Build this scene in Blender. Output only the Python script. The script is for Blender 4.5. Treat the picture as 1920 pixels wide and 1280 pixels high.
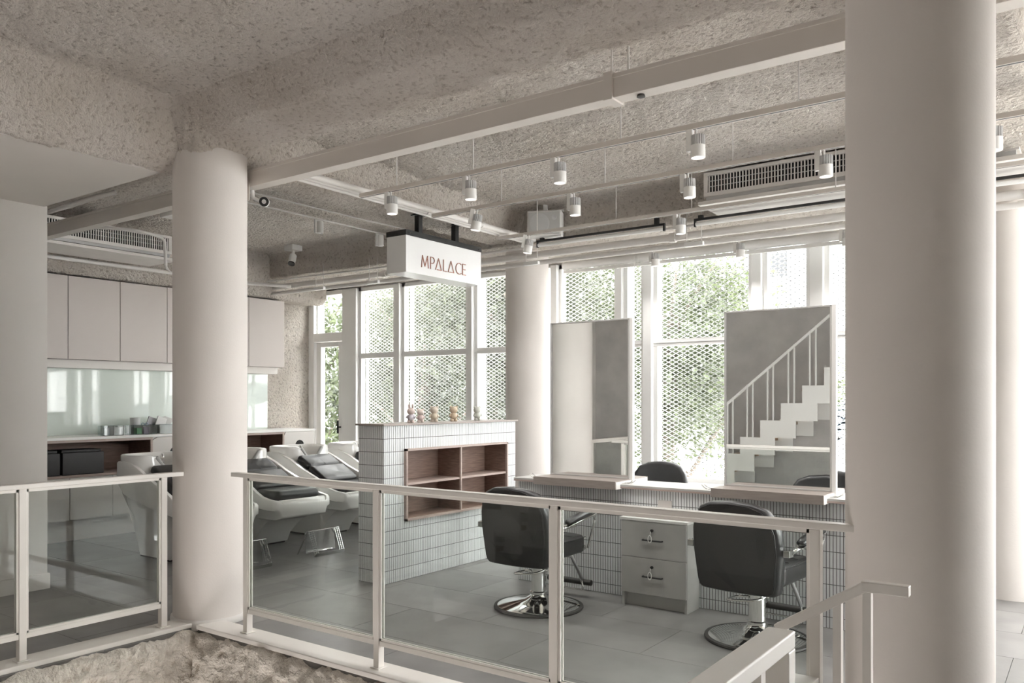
import bpy, math, random
from mathutils import Vector, Matrix
random.seed(7)
PI = math.pi
sc = bpy.context.scene
col = sc.collection
for o in list(bpy.data.objects):
    bpy.data.objects.remove(o)

# ------------------------------------------------------------------ camera, sky, lights, exposure
TH = math.radians(35.75)
cam_d = bpy.data.cameras.new('camera')
cam_d.sensor_width = 36.0
cam_d.lens = 1527.0 / 1920.0 * 36.0
cam_d.shift_y = 109.0 / 1920.0
cam_d.clip_start = 0.05
cam = bpy.data.objects.new('camera', cam_d)
cam.location = (0, 0, 1.5)
cam.rotation_euler = (PI / 2, 0, TH)
col.objects.link(cam)
sc.camera = cam

sc.view_settings.view_transform = 'Standard'
sc.view_settings.look = 'None'
sc.view_settings.gamma = 1.0
sc.view_settings.use_curve_mapping = False
sc.view_settings.exposure = 3.52

w = bpy.data.worlds.new('overcast_sky')
sc.world = w
w.use_nodes = True
bg = w.node_tree.nodes['Background']
bg.inputs[0].default_value = (1.0, 0.976, 0.968, 1)
bg.inputs[1].default_value = 1.45
sc.cycles.use_denoising = True
sc.cycles.max_bounces = 10
sc.cycles.diffuse_bounces = 6
sc.cycles.glossy_bounces = 5
sc.cycles.transparent_max_bounces = 24
sc.cycles.caustics_reflective = False
sc.cycles.caustics_refractive = False

def area_lamp(name, loc, rot, sx, sy, power, color):
    l = bpy.data.lights.new(name, 'AREA')
    l.shape = 'RECTANGLE'; l.size = sx; l.size_y = sy
    l.energy = power; l.color = color
    o = bpy.data.objects.new(name, l)
    o.location = loc; o.rotation_euler = rot
    col.objects.link(o)
    return o

# added unseen uplight below the stair void, brightens the ceiling and slab edge
area_lamp('added_void_uplight', (-3.3, 1.5, -2.9), (PI, 0, 0), 2.6, 1.6, 8, (1.0, 0.94, 0.90))

# ------------------------------------------------------------------ materials
def mat(name, color=(0.8, 0.8, 0.8), rough=0.6, metal=0.0, var=0.0, vscale=4.0, bump=0.0, bscale=60.0, detail=4.0,
        color2=None, spec=0.5, rand=0.0, stretch=None, coat=0.0):
    m = bpy.data.materials.new(name)
    m.use_nodes = True
    nt = m.node_tree; N = nt.nodes; L = nt.links
    p = N['Principled BSDF']
    p.inputs['Base Color'].default_value = (*color, 1)
    p.inputs['Roughness'].default_value = rough
    p.inputs['Metallic'].default_value = metal
    p.inputs['Specular IOR Level'].default_value = spec
    if coat: p.inputs['Coat Weight'].default_value = coat
    geo = N.new('ShaderNodeNewGeometry')
    src = geo.outputs['Position']
    if stretch:
        mp = N.new('ShaderNodeMapping'); L.new(src, mp.inputs[0]); mp.inputs['Scale'].default_value = stretch
        src = mp.outputs[0]
    last = None
    if var > 0:
        n = N.new('ShaderNodeTexNoise'); n.inputs['Scale'].default_value = vscale; n.inputs['Detail'].default_value = 6
        L.new(src, n.inputs['Vector'])
        r = N.new('ShaderNodeValToRGB')
        c2 = color2 or tuple(c * (1 - var) for c in color)
        r.color_ramp.elements[0].position = 0.32; r.color_ramp.elements[1].position = 0.68
        r.color_ramp.elements[0].color = (*c2, 1); r.color_ramp.elements[1].color = (*color, 1)
        L.new(n.outputs['Fac'], r.inputs[0]); last = r.outputs[0]
    if rand > 0:
        oi = N.new('ShaderNodeObjectInfo'); mr = N.new('ShaderNodeMapRange')
        mr.inputs['To Min'].default_value = 1 - rand; mr.inputs['To Max'].default_value = 1 + rand
        L.new(oi.outputs['Random'], mr.inputs['Value'])
        mx = N.new('ShaderNodeVectorMath'); mx.operation = 'SCALE'
        if last: L.new(last, mx.inputs[0])
        else: mx.inputs[0].default_value = color
        L.new(mr.outputs[0], mx.inputs['Scale']); last = mx.outputs[0]
    if last: L.new(last, p.inputs['Base Color'])
    if bump > 0:
        n2 = N.new('ShaderNodeTexNoise'); n2.inputs['Scale'].default_value = bscale; n2.inputs['Detail'].default_value = detail
        L.new(geo.outputs['Position'], n2.inputs['Vector'])
        b = N.new('ShaderNodeBump'); b.inputs['Strength'].default_value = bump; b.inputs['Distance'].default_value = 0.01
        L.new(n2.outputs['Fac'], b.inputs['Height']); L.new(b.outputs[0], p.inputs['Normal'])
    return m

def rough_mat(name, color, pit_shade, amount=0.5, scale=38.0):
    """sprayed coarse plaster: shade of the pits is painted into the colour"""
    m = bpy.data.materials.new(name); m.use_nodes = True
    nt = m.node_tree; N = nt.nodes; L = nt.links; p = N['Principled BSDF']
    p.inputs['Roughness'].default_value = 0.95; p.inputs['Specular IOR Level'].default_value = 0.15
    g = N.new('ShaderNodeNewGeometry')
    wv = N.new('ShaderNodeTexNoise'); wv.inputs['Scale'].default_value = 9; L.new(g.outputs['Position'], wv.inputs['Vector'])
    ad = N.new('ShaderNodeVectorMath'); ad.operation = 'MULTIPLY_ADD'
    L.new(wv.outputs['Color'], ad.inputs[0]); ad.inputs[1].default_value = (0.03,) * 3; L.new(g.outputs['Position'], ad.inputs[2])
    n = N.new('ShaderNodeTexNoise'); n.inputs['Scale'].default_value = scale; n.inputs['Detail'].default_value = 5; n.inputs['Roughness'].default_value = 0.6
    L.new(ad.outputs[0], n.inputs['Vector'])
    big = N.new('ShaderNodeTexNoise'); big.inputs['Scale'].default_value = 1.6; big.inputs['Detail'].default_value = 4
    L.new(g.outputs['Position'], big.inputs['Vector'])
    r1 = N.new('ShaderNodeValToRGB'); L.new(n.outputs['Fac'], r1.inputs[0])
    r1.color_ramp.elements[0].position = 0.26; r1.color_ramp.elements[1].position = 0.46
    r1.color_ramp.elements[0].color = (*pit_shade, 1); r1.color_ramp.elements[1].color = (*color, 1)  # low spots coloured darker, as painted shade in the pits
    r2 = N.new('ShaderNodeValToRGB'); L.new(big.outputs['Fac'], r2.inputs[0])
    r2.color_ramp.elements[0].position = 0.3; r2.color_ramp.elements[1].position = 0.7
    r2.color_ramp.elements[0].color = (0.86, 0.84, 0.81, 1); r2.color_ramp.elements[1].color = (1, 1, 1, 1)
    mx = N.new('ShaderNodeMix'); mx.data_type = 'RGBA'; mx.blend_type = 'MULTIPLY'; mx.inputs[0].default_value = 1
    L.new(r1.outputs[0], mx.inputs[6]); L.new(r2.outputs[0], mx.inputs[7]); L.new(mx.outputs[2], p.inputs['Base Color'])
    b = N.new('ShaderNodeBump'); b.inputs['Strength'].default_value = amount; b.inputs['Distance'].default_value = 0.075
    L.new(n.outputs['Fac'], b.inputs['Height']); L.new(b.outputs[0], p.inputs['Normal'])
    return m

def glass_mat(name, tint=(1, 1, 1), ior=1.45, gloss=1.0):
    m = bpy.data.materials.new(name); m.use_nodes = True
    nt = m.node_tree; N = nt.nodes; L = nt.links
    N.remove(N['Principled BSDF'])
    t = N.new('ShaderNodeBsdfTransparent'); t.inputs[0].default_value = (*tint, 1)
    gl = N.new('ShaderNodeBsdfGlossy'); gl.inputs['Roughness'].default_value = 0.0; gl.inputs['Color'].default_value = (gloss,) * 3 + (1,)
    lw = N.new('ShaderNodeLayerWeight'); lw.inputs[0].default_value = 0.5
    pw = N.new('ShaderNodeMath'); pw.operation = 'POWER'; L.new(lw.outputs['Facing'], pw.inputs[0]); pw.inputs[1].default_value = 5.0
    f = N.new('ShaderNodeMapRange'); L.new(pw.outputs[0], f.inputs['Value'])
    f.inputs['To Min'].default_value = ((ior - 1) / (ior + 1)) ** 2; f.inputs['To Max'].default_value = 1.0
    mx = N.new('ShaderNodeMixShader'); L.new(f.outputs[0], mx.inputs[0]); L.new(t.outputs[0], mx.inputs[1]); L.new(gl.outputs[0], mx.inputs[2])
    L.new(mx.outputs[0], N['Material Output'].inputs[0])
    return m

M = {}
M['rough'] = rough_mat('sprayed_plaster', (0.88, 0.825, 0.77), (0.42, 0.365, 0.315), 1.0, 34)
M['rough_side'] = rough_mat('sprayed_beam_plaster', (0.79, 0.735, 0.68), (0.45, 0.39, 0.335), 0.9, 32)
M['slab'] = rough_mat('broken_concrete_edge', (0.88, 0.835, 0.77), (0.58, 0.51, 0.43), 1.0, 17)
M['column'] = mat('column_paint', (0.77, 0.725, 0.69), 0.75, var=0.05, vscale=2.2, bump=0.06, bscale=90)
M['plaster'] = mat('smooth_plaster', (0.78, 0.75, 0.72), 0.8, var=0.05, vscale=1.5, bump=0.05, bscale=60)
M['greywall'] = mat('grey_plaster', (0.60, 0.575, 0.555), 0.85, var=0.2, vscale=2.5, bump=0.25, bscale=25)
M['soffit'] = mat('soffit_paint', (0.70, 0.66, 0.62), 0.7, var=0.04, vscale=2)
M['steel'] = mat('beige_painted_steel', (0.70, 0.655, 0.61), 0.55, var=0.05, vscale=3)
M['rail'] = mat('ivory_painted_steel', (0.78, 0.75, 0.71), 0.38, var=0.04, vscale=5)
M['white'] = mat('white_paint', (0.84, 0.83, 0.81), 0.45)
M['pipe'] = mat('white_pipe_paint', (0.80, 0.77, 0.74), 0.5, var=0.06, vscale=6)
M['frame'] = mat('white_window_frame', (0.86, 0.86, 0.85), 0.4)
M['gloss'] = mat('white_gel_coat', (0.86, 0.85, 0.83), 0.14, coat=0.3)
M['leather'] = mat('black_leather', (0.020, 0.020, 0.021), 0.33, var=0.25, vscale=20, bump=0.12, bscale=220, coat=0.15)
M['leather_back'] = mat('charcoal_leather', (0.030, 0.029, 0.029), 0.42, bump=0.1, bscale=260)
M['black'] = mat('black_metal', (0.02, 0.02, 0.02), 0.45)
M['darkrubber'] = mat('dark_rubber', (0.05, 0.048, 0.045), 0.6)
M['chrome'] = mat('chrome', (0.82, 0.82, 0.81), 0.07, metal=1.0)
M['steelplate'] = mat('brushed_stainless', (0.62, 0.62, 0.61), 0.25, metal=1.0)
M['mirror'] = mat('mirror_silver', (0.86, 0.87, 0.86), 0.0, metal=1.0)
M['wood'] = mat('walnut_laminate', (0.30, 0.205, 0.165), 0.5, var=0.5, vscale=7, color2=(0.19, 0.125, 0.10), stretch=(2, 1, 14))
M['woodedge'] = mat('pinkish_wood_edge', (0.45, 0.36, 0.32), 0.5, var=0.15, vscale=8, stretch=(1, 1, 10))
M['shelfwood'] = mat('greyed_wood_shelf', (0.37, 0.325, 0.295), 0.45, var=0.15, vscale=8, stretch=(1, 12, 12))
M['tile'] = mat('white_glazed_tile', (0.76, 0.78, 0.785), 0.22, var=0.06, vscale=12)
M['grout'] = mat('grey_grout', (0.13, 0.13, 0.13), 0.9)
M['floor'] = mat('grey_stone_tile', (0.235, 0.228, 0.222), 0.36, var=0.26, vscale=3.2, rand=0.14, bump=0.03, bscale=40)
M['joint'] = mat('floor_joint', (0.16, 0.15, 0.14), 0.8)
M['cabinet'] = mat('taupe_cabinet', (0.56, 0.51, 0.485), 0.5)
M['cabinet_low'] = mat('pale_taupe_cabinet', (0.62, 0.59, 0.565), 0.45)
M['marble'] = mat('grey_marble_laminate', (0.55, 0.54, 0.52), 0.4, var=0.25, vscale=3)
M['splash'] = mat('pale_green_back_painted_glass', (0.66, 0.72, 0.68), 0.03, coat=0.5)
M['bezel'] = mat('mirror_frame_grey', (0.50, 0.49, 0.475), 0.4)
M['signwhite'] = mat('white_acrylic', (0.87, 0.87, 0.87), 0.12)
M['letter'] = mat('copper_lettering', (0.40, 0.20, 0.15), 0.35, metal=0.3)
M['finned'] = mat('grey_heat_sink', (0.55, 0.55, 0.55), 0.4)
M['cavity_shade'] = mat('painted_cavity_shade', (0.03, 0.03, 0.03), 0.9)  # near-black colour stands in for shade inside grilles and holes
M['cloth_grey'] = mat('speaker_mesh', (0.52, 0.52, 0.51), 0.8)
M['tube'] = mat('frosted_tube', (0.90, 0.90, 0.88), 0.3)
M['glass'] = glass_mat('railing_glass', (0.93, 0.95, 0.94), 1.38)
M['winglass'] = glass_mat('window_glass', (0.97, 0.985, 0.98), 1.35)
M['acrylic'] = glass_mat('clear_acrylic', (0.82, 0.84, 0.84), 1.45)
M['blackbox'] = mat('black_leatherette_box', (0.03, 0.03, 0.032), 0.5, bump=0.2, bscale=150)
M['trunk'] = mat('tree_bark', (0.20, 0.17, 0.14), 0.9, var=0.3, vscale=12)
M['tread'] = mat('oak_tread', (0.33, 0.20, 0.11), 0.5)
M['facade'] = mat('pale_facade', (0.62, 0.63, 0.64), 0.8)
M['facade_win'] = mat('facade_window', (0.015, 0.017, 0.02), 0.3)
M['rooftile'] = mat('blue_grey_roof_tile', (0.20, 0.24, 0.28), 0.6)
M['ground'] = mat('pale_pavement', (0.62, 0.60, 0.58), 0.9, var=0.2, vscale=1)
M['green_plastic'] = mat('green_plastic', (0.16, 0.38, 0.18), 0.5)
M['blue_plastic'] = mat('blue_grey_plastic', (0.16, 0.24, 0.33), 0.4)
M['paper'] = mat('white_paper', (0.75, 0.74, 0.73), 0.8)
M['grey_plastic'] = mat('grey_plastic', (0.32, 0.31, 0.33), 0.5)

M['led'] = mat('lit_led_disc', (0.9, 0.88, 0.85), 0.5)
_p = M['led'].node_tree.nodes['Principled BSDF']; _p.inputs['Emission Color'].default_value = (1, .95, .9, 1); _p.inputs['Emission Strength'].default_value = 0.5
def leaf_mat(name, c1, c2):
    m = mat(name, c1, 0.5, var=0.5, vscale=3.0, color2=c2)
    nt = m.node_tree; N = nt.nodes; L = nt.links
    p = N['Principled BSDF']; tr = N.new('ShaderNodeBsdfTranslucent'); tr.inputs[0].default_value = (c1[0] * 1.4, c1[1] * 1.5, c1[2] * 0.9, 1)
    mx = N.new('ShaderNodeMixShader'); mx.inputs[0].default_value = 0.35
    L.new(p.outputs[0], mx.inputs[1]); L.new(tr.outputs[0], mx.inputs[2]); L.new(mx.outputs[0], N['Material Output'].inputs[0])
    return m
M['leaf1'] = leaf_mat('leaf_green', (0.105, 0.125, 0.082), (0.055, 0.064, 0.05))
M['leaf2'] = leaf_mat('leaf_grey_green', (0.090, 0.102, 0.082), (0.045, 0.05, 0.044))

# ------------------------------------------------------------------ object helpers
def tag(o, label=None, cat=None, group=None, kind=None):
    if label: o['label'] = label
    if cat: o['category'] = cat
    if group: o['group'] = group
    if kind: o['kind'] = kind
    return o

def empty(name, loc=(0, 0, 0), rz=0.0, label=None, cat=None, group=None, kind=None, parent=None):
    o = bpy.data.objects.new(name, None)
    o.empty_display_size = 0.1
    o.location = loc; o.rotation_euler = (0, 0, rz)
    if parent: o.parent = parent
    col.objects.link(o)
    return tag(o, label, cat, group, kind)

class MB:
    def __init__(s): s.v = []; s.f = []
    def add(s, vs, fs, Mx=None):
        b = len(s.v)
        if Mx is not None: vs = [tuple(Mx @ Vector(v)) for v in vs]
        s.v += [tuple(v) for v in vs]; s.f += [tuple(b + i for i in f) for f in fs]; return s
    def box(s, x0, x1, y0, y1, z0, z1, bev=0.0, Mx=None):
        if bev <= 0:
            vs = [(x, y, z) for x in (x0, x1) for y in (y0, y1) for z in (z0, z1)]
            fs = [(0, 1, 3, 2), (4, 6, 7, 5), (0, 4, 5, 1), (2, 3, 7, 6), (0, 2, 6, 4), (1, 5, 7, 3)]
            return s.add(vs, fs, Mx)
        b = min(bev, (x1 - x0) / 2.01, (y1 - y0) / 2.01, (z1 - z0) / 2.01)
        vs = []
        for x, sx in ((x0, 1), (x1, -1)):
            for y, sy in ((y0, 1), (y1, -1)):
                for z, sz in ((z0, 1), (z1, -1)):
                    vs += [(x, y + sy * b, z + sz * b), (x + sx * b, y, z + sz * b), (x + sx * b, y + sy * b, z)]
        I = lambda i, j, k, a: ((i * 2 + j) * 2 + k) * 3 + a
        fs = []
        for i in (0, 1): fs.append((I(i, 0, 0, 0), I(i, 0, 1, 0), I(i, 1, 1, 0), I(i, 1, 0, 0))[::(1 if i == 0 else -1)])
        for j in (0, 1): fs.append((I(0, j, 0, 1), I(1, j, 0, 1), I(1, j, 1, 1), I(0, j, 1, 1))[::(1 if j == 0 else -1)])
        for k in (0, 1): fs.append((I(0, 0, k, 2), I(0, 1, k, 2), I(1, 1, k, 2), I(1, 0, k, 2))[::(1 if k == 0 else -1)])
        for i in (0, 1):
            for j in (0, 1): fs.append((I(i, j, 0, 0), I(i, j, 1, 0), I(i, j, 1, 1), I(i, j, 0, 1)))
            for k in (0, 1): fs.append((I(i, 0, k, 0), I(i, 1, k, 0), I(i, 1, k, 2), I(i, 0, k, 2)))
        for j in (0, 1):
            for k in (0, 1): fs.append((I(0, j, k, 1), I(1, j, k, 1), I(1, j, k, 2), I(0, j, k, 2)))
        for i in (0, 1):
            for j in (0, 1):
                for k in (0, 1): fs.append((I(i, j, k, 0), I(i, j, k, 1), I(i, j, k, 2)))
        return s.add(vs, fs, Mx)
    def prism(s, poly, axis, a, b, Mx=None):
        """poly of 2D points extruded along axis 'x' (pts=(y,z)), 'y' (pts=(x,z)) or 'z' (pts=(x,y))"""
        n = len(poly); vs = []
        for c in (a, b):
            for p in poly:
                vs.append({'x': (c, p[0], p[1]), 'y': (p[0], c, p[1]), 'z': (p[0], p[1], c)}[axis])
        fs = [tuple(range(n)), tuple(range(2 * n - 1, n - 1, -1))] + [(i, (i + 1) % n, n + (i + 1) % n, n + i) for i in range(n)]
        return s.add(vs, fs, Mx)
    def rings(s, rings, cap0=True, cap1=True, Mx=None):
        n = len(rings[0]); vs = [p for r in rings for p in r]; fs = []
        for k in range(len(rings) - 1):
            for i in range(n):
                j = (i + 1) % n
                fs.append((k * n + i, k * n + j, (k + 1) * n + j, (k + 1) * n + i))
        if cap0: fs.append(tuple(range(n - 1, -1, -1)))
        if cap1: fs.append(tuple((len(rings) - 1) * n + i for i in range(n)))
        return s.add(vs, fs, Mx)
    def lathe(s, prof, n=32, Mx=None, cx=0, cy=0):
        return s.rings([[(cx + r * math.cos(2 * PI * i / n), cy + r * math.sin(2 * PI * i / n), z) for i in range(n)] for r, z in prof], Mx=Mx)
    def tube(s, pts, r, n=8, closed=False, cap=True):
        pts = [Vector(p) for p in pts]; R = []
        m = len(pts); up = None
        for i, p in enumerate(pts):
            if closed: d = (pts[(i + 1) % m] - pts[i - 1]).normalized()
            else:
                d = (pts[min(i + 1, m - 1)] - pts[max(i - 1, 0)]).normalized()
            if up is None:
                up = d.orthogonal().normalized()
            u = (up - d * up.dot(d))
            u = u.normalized() if u.length > 1e-5 else d.orthogonal().normalized()
            up = u; v = d.cross(u)
            R.append([tuple(p + (u * math.cos(2 * PI * k / n) + v * math.sin(2 * PI * k / n)) * r) for k in range(n)])
        if closed:
            R.append(R[0])
            return s.rings(R, False, False)
        return s.rings(R, cap, cap)
    def bar(s, a, b, wd, ht, Mx=None):
        """rectangular bar from a to b, wd horizontal, ht the other way"""
        a = Vector(a); b = Vector(b); d = (b - a).normalized()
        u = d.cross(Vector((0, 0, 1)))
        u = u.normalized() if u.length > 1e-4 else Vector((1, 0, 0))
        v = u.cross(d)
        vs = [tuple(p + u * (i * wd / 2) + v * (j * ht / 2)) for p in (a, b) for i in (-1, 1) for j in (-1, 1)]
        fs = [(0, 1, 3, 2), (4, 6, 7, 5), (0, 4, 5, 1), (2, 3, 7, 6), (0, 2, 6, 4), (1, 5, 7, 3)]
        return s.add(vs, fs, Mx)
    def build(s, name, m, parent=None, smooth=False, label=None, bevel=0.0, seg=2, kind=None, subsurf=0):
        me = bpy.data.meshes.new(name)
        me.from_pydata(s.v, [], s.f)
        me.materials.append(M[m] if isinstance(m, str) else m)
        o = bpy.data.objects.new(name, me)
        col.objects.link(o)
        if parent is not None: o.parent = parent
        import bmesh
        bm = bmesh.new(); bm.from_mesh(me); bmesh.ops.recalc_face_normals(bm, faces=bm.faces); bm.to_mesh(me); bm.free()
        if smooth is True:
            for p in me.polygons: p.use_smooth = True
        elif smooth:
            me.shade_smooth() if hasattr(me, 'shade_smooth') else None
            for p in me.polygons: p.use_smooth = True
            md = None
            try: me.set_sharp_from_angle(angle=math.radians(smooth))
            except Exception: pass
        if bevel > 0:
            md = o.modifiers.new('bevel', 'BEVEL'); md.width = bevel; md.segments = seg; md.limit_method = 'ANGLE'
        if subsurf:
            md = o.modifiers.new('subsurf', 'SUBSURF'); md.levels = subsurf; md.render_levels = subsurf
        if label: o['label'] = label
        if kind: o['kind'] = kind
        return o

def children(o): return [c for c in bpy.data.objects if c.parent == o]
def copy_tree(o, parent=None):
    c = o.copy(); col.objects.link(c); c.parent = parent
    for ch in children(o): copy_tree(ch, c)
    return c

def T(x=0, y=0, z=0): return Matrix.Translation((x, y, z))
def RX(a): return Matrix.Rotation(a, 4, 'X')
def RY(a): return Matrix.Rotation(a, 4, 'Y')
def RZ(a): return Matrix.Rotation(a, 4, 'Z')

def bez(pts, n=8):
    """Catmull-Rom through points"""
    P = [Vector(p) for p in pts]; out = []
    for i in range(len(P) - 1):
        p0 = P[max(i - 1, 0)]; p1 = P[i]; p2 = P[i + 1]; p3 = P[min(i + 2, len(P) - 1)]
        for k in range(n):
            t = k / n
            out.append(0.5 * ((2 * p1) + (p2 - p0) * t + (2 * p0 - 5 * p1 + 4 * p2 - p3) * t * t + (3 * p1 - p0 - 3 * p2 + p3) * t ** 3))
    out.append(P[-1]); return out

def smoothpath(pts, r=0.03, n=5):
    """polyline with rounded corners"""
    P = [Vector(p) for p in pts]; out = [P[0]]
    for i in range(1, len(P) - 1):
        a = (P[i - 1] - P[i]); b = (P[i + 1] - P[i]); ra = min(r, a.length * 0.45, b.length * 0.45)
        s = P[i] + a.normalized() * ra; e = P[i] + b.normalized() * ra
        for k in range(n + 1):
            t = k / n
            out.append(s * (1 - t) ** 2 + P[i] * 2 * t * (1 - t) + e * t * t)
    out.append(P[-1]); return out

# rough displaced surfaces ---------------------------------------------------
tex_big = bpy.data.textures.new('plaster_swell', 'CLOUDS'); tex_big.noise_scale = 0.45; tex_big.noise_depth = 2
tex_small = bpy.data.textures.new('plaster_spray', 'CLOUDS'); tex_small.noise_scale = 0.042; tex_small.noise_depth = 2
tex_chunk = bpy.data.textures.new('broken_chunks', 'CLOUDS'); tex_chunk.noise_scale = 0.16; tex_chunk.noise_depth = 3
def roughen(o, a=0.03, b=0.018, chunk=0.0):
    for t, s in ((tex_big, a), (tex_small, b * 1.25), (tex_chunk, chunk)):
        if s <= 0: continue
        md = o.modifiers.new('roughness', 'DISPLACE'); md.texture = t; md.strength = s; md.mid_level = 0.5
        md.texture_coords = 'LOCAL'
    for p in o.data.polygons: p.use_smooth = True
    return o

def sweep(name, prof, axis, a, b, step, m, parent=None, amp=(0.03, 0.018, 0)):
    """open profile (list of 2D points) swept along axis, finely gridded, then displaced"""
    P = []
    for i in range(len(prof) - 1):
        p, q = Vector(prof[i]), Vector(prof[i + 1]); n = max(1, round((q - p).length / step))
        P += [p + (q - p) * k / n for k in range(n)]
    P.append(Vector(prof[-1]))
    n = max(1, round((b - a) / step)); vs = []; np_ = len(P)
    for i in range(n + 1):
        c = a + (b - a) * i / n
        for p in P: vs.append((c, p[0], p[1]) if axis == 'x' else (p[0], c, p[1]))
    fs = [(i * np_ + j, (i + 1) * np_ + j, (i + 1) * np_ + j + 1, i * np_ + j + 1) for i in range(n) for j in range(np_ - 1)]
    me = bpy.data.meshes.new(name); me.from_pydata(vs, [], fs); me.materials.append(M[m])
    o = bpy.data.objects.new(name, me); col.objects.link(o)
    if parent: o.parent = parent
    me.update()
    return roughen(o, *amp)

# ================================================================== STRUCTURE
X0, X1 = -9.4, 2.8
Y0, Y1 = -0.4, 8.0
SLAB = 3.42

# floor with separate stone tiles; a stair void lies between y .95 and 3.15
floor = MB()
VX0, VX1, VY0, VY1 = -4.84, -0.60, 0.95, 3.14
for a in ((X0, X1, VY1, Y1), (X0, VX0, Y0, VY1), (VX0, X1, Y0, VY0), (VX1, X1, VY0, VY1)):
    floor.box(a[0], a[1], a[2], a[3], -0.25, -0.009)
floor = floor.build('floor', 'joint'); tag(floor, kind='structure')
tw, tl, gp = 1.2, 0.6, 0.003
def tile_rect(x0, x1, y0, y1):
    if x1 - x0 < 0.02 or y1 - y0 < 0.02: return
    MB().box(x0 + gp / 2, x1 - gp / 2, y0 + gp / 2, y1 - gp / 2, -0.009, 0.0).build('tile', 'floor', floor)
r = 0
y = VY1
while y < Y1 - 0.01:
    off = (r % 2) * 0.6
    x = X0 - off
    while x < X1:
        tile_rect(max(x, X0), min(x + tw, X1), y, min(y + tl, Y1)); x += tw
    y += tl; r += 1
y = VY1; r = 1
while y > Y0 + 0.01:
    off = (r % 2) * 0.6; x = X0 - off; yb = max(y - tl, Y0)
    while x < X1:
        a, b = max(x, X0), min(x + tw, X1)
        if a < VX0: tile_rect(a, min(b, VX0), yb, y)
        if b > VX1: tile_rect(max(a, VX1), b, yb, y)
        if b > VX0 and a < VX1 and yb < VY0: tile_rect(max(a, VX0), min(b, VX1), yb, min(y, VY0))
        x += tw
    y -= tl; r += 1

# ceiling slab
ceil = sweep('ceiling', [(Y0, SLAB), (Y1 + 0.05, SLAB)], 'x', X0, X1, 0.02, 'rough', amp=(0.035, 0.030, 0)); tag(ceil, kind='structure')
top = MB().box(X0 - 0.2, X1 + 0.2, Y0 - 0.2, Y1 + 0.6, SLAB + 0.06, SLAB + 0.3).build('ceiling_deck', 'plaster'); tag(top, kind='structure')
# concrete beams sprayed with plaster
def beam(name, prof, axis, a, b, m='rough_side', step=0.03, amp=(0.035, 0.028, 0)):
    o = sweep(name, prof, axis, a, b, step, m, amp=amp); tag(o, kind='structure'); return o
beam('ceiling_beam', [(2.94, SLAB + .02), (3.02, 3.36), (3.13, 3.26), (3.29, 3.225), (3.57, 3.23), (3.66, 3.30), (3.70, SLAB + .02)], 'x', X0, X1, step=0.026)
beam('ceiling_beam', [(6.84, SLAB + .02), (6.9, 3.36), (6.91, 3.11), (7.9, 3.08), (8.0, 3.08)], 'x', X0, X1)
beam('ceiling_beam', [(-5.34, SLAB + .02), (-5.30, 3.22), (-5.24, 3.14), (-4.98, 3.14), (-4.90, 3.18), (-4.80, 3.38), (-4.72, SLAB + .02)], 'y', 3.3, 7.9, step=0.026)
beam('ceiling_beam', [(-5.6, SLAB + .02), (-5.5, 3.2), (-5.12, 3.03), (-5.02, 3.09), (-4.96, 3.16), (-4.85, 3.36), (-4.72, SLAB + .02)], 'y', Y0, 3.45, step=0.022)
beam('ceiling_beam', [(-0.85, SLAB + .02), (-0.80, 3.20), (-0.30, 3.20), (-0.25, SLAB + .02)], 'y', 3.4, 7.9, step=0.035)
beam('ceiling_beam', [(-9.4, 2.86), (-9.03, 2.86), (-8.97, 2.92), (-8.92, SLAB + .02)], 'y', 3.3, 7.9)

# lump of plaster where beams meet over the corner column
hl = []
for k in range(12):
    z = 3.13 + .30 * k / 11; rr_ = .238 + .20 * (k / 11) ** 1.3
    hl.append([(-4.965 + rr_ * math.cos(2 * PI * i / 90), 3.34 + rr_ * math.sin(2 * PI * i / 90), z) for i in range(90)])
hh = MB().rings(hl, False, False).build('ceiling_haunch', 'rough_side'); roughen(hh, .03, .02, .03); tag(hh, kind='structure')

# walls
def struct(mb, name, m, **k): return tag(mb.build(name, m, **k), kind='structure')
wl = sweep('wall_left', [(3.3, -0.01), (3.3, SLAB), ], 'x', 0, 0.01, 0.05, 'rough') ; bpy.data.objects.remove(wl)
def vgrid(name, x, ya, yb, za, zb, m, step=0.03, amp=(0.03, 0.02, 0)):
    ny = round((yb - ya) / step); nz = round((zb - za) / step)
    vs = [(x, ya + (yb - ya) * i / ny, za + (zb - za) * j / nz) for i in range(ny + 1) for j in range(nz + 1)]
    fs = [(i * (nz + 1) + j, (i + 1) * (nz + 1) + j, (i + 1) * (nz + 1) + j + 1, i * (nz + 1) + j + 1) for i in range(ny) for j in range(nz)]
    me = bpy.data.meshes.new(name); me.from_pydata(vs, [], fs); me.materials.append(M[m])
    o = bpy.data.objects.new(name, me); col.objects.link(o); return roughen(o, *amp)
def hgrid(name, y, xa, xb, za, zb, m, step=0.03, amp=(0.03, 0.02, 0)):
    nx = round((xb - xa) / step); nz = round((zb - za) / step)
    vs = [(xa + (xb - xa) * i / nx, y, za + (zb - za) * j / nz) for i in range(nx + 1) for j in range(nz + 1)]
    fs = [(i * (nz + 1) + j, i * (nz + 1) + j + 1, (i + 1) * (nz + 1) + j + 1, (i + 1) * (nz + 1) + j) for i in range(nx) for j in range(nz)]
    me = bpy.data.meshes.new(name); me.from_pydata(vs, [], fs); me.materials.append(M[m])
    o = bpy.data.objects.new(name, me); col.objects.link(o); return roughen(o, *amp)
wall_left = tag(vgrid('wall_left', X0 - 0.01, 3.2, Y1, 0, SLAB, 'rough'), kind='structure')
struct(MB().box(X0 - 0.3, X0 - 0.05, Y0, Y1 + 0.3, -0.2, SLAB + .1), 'wall_left_core', 'plaster')
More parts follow.
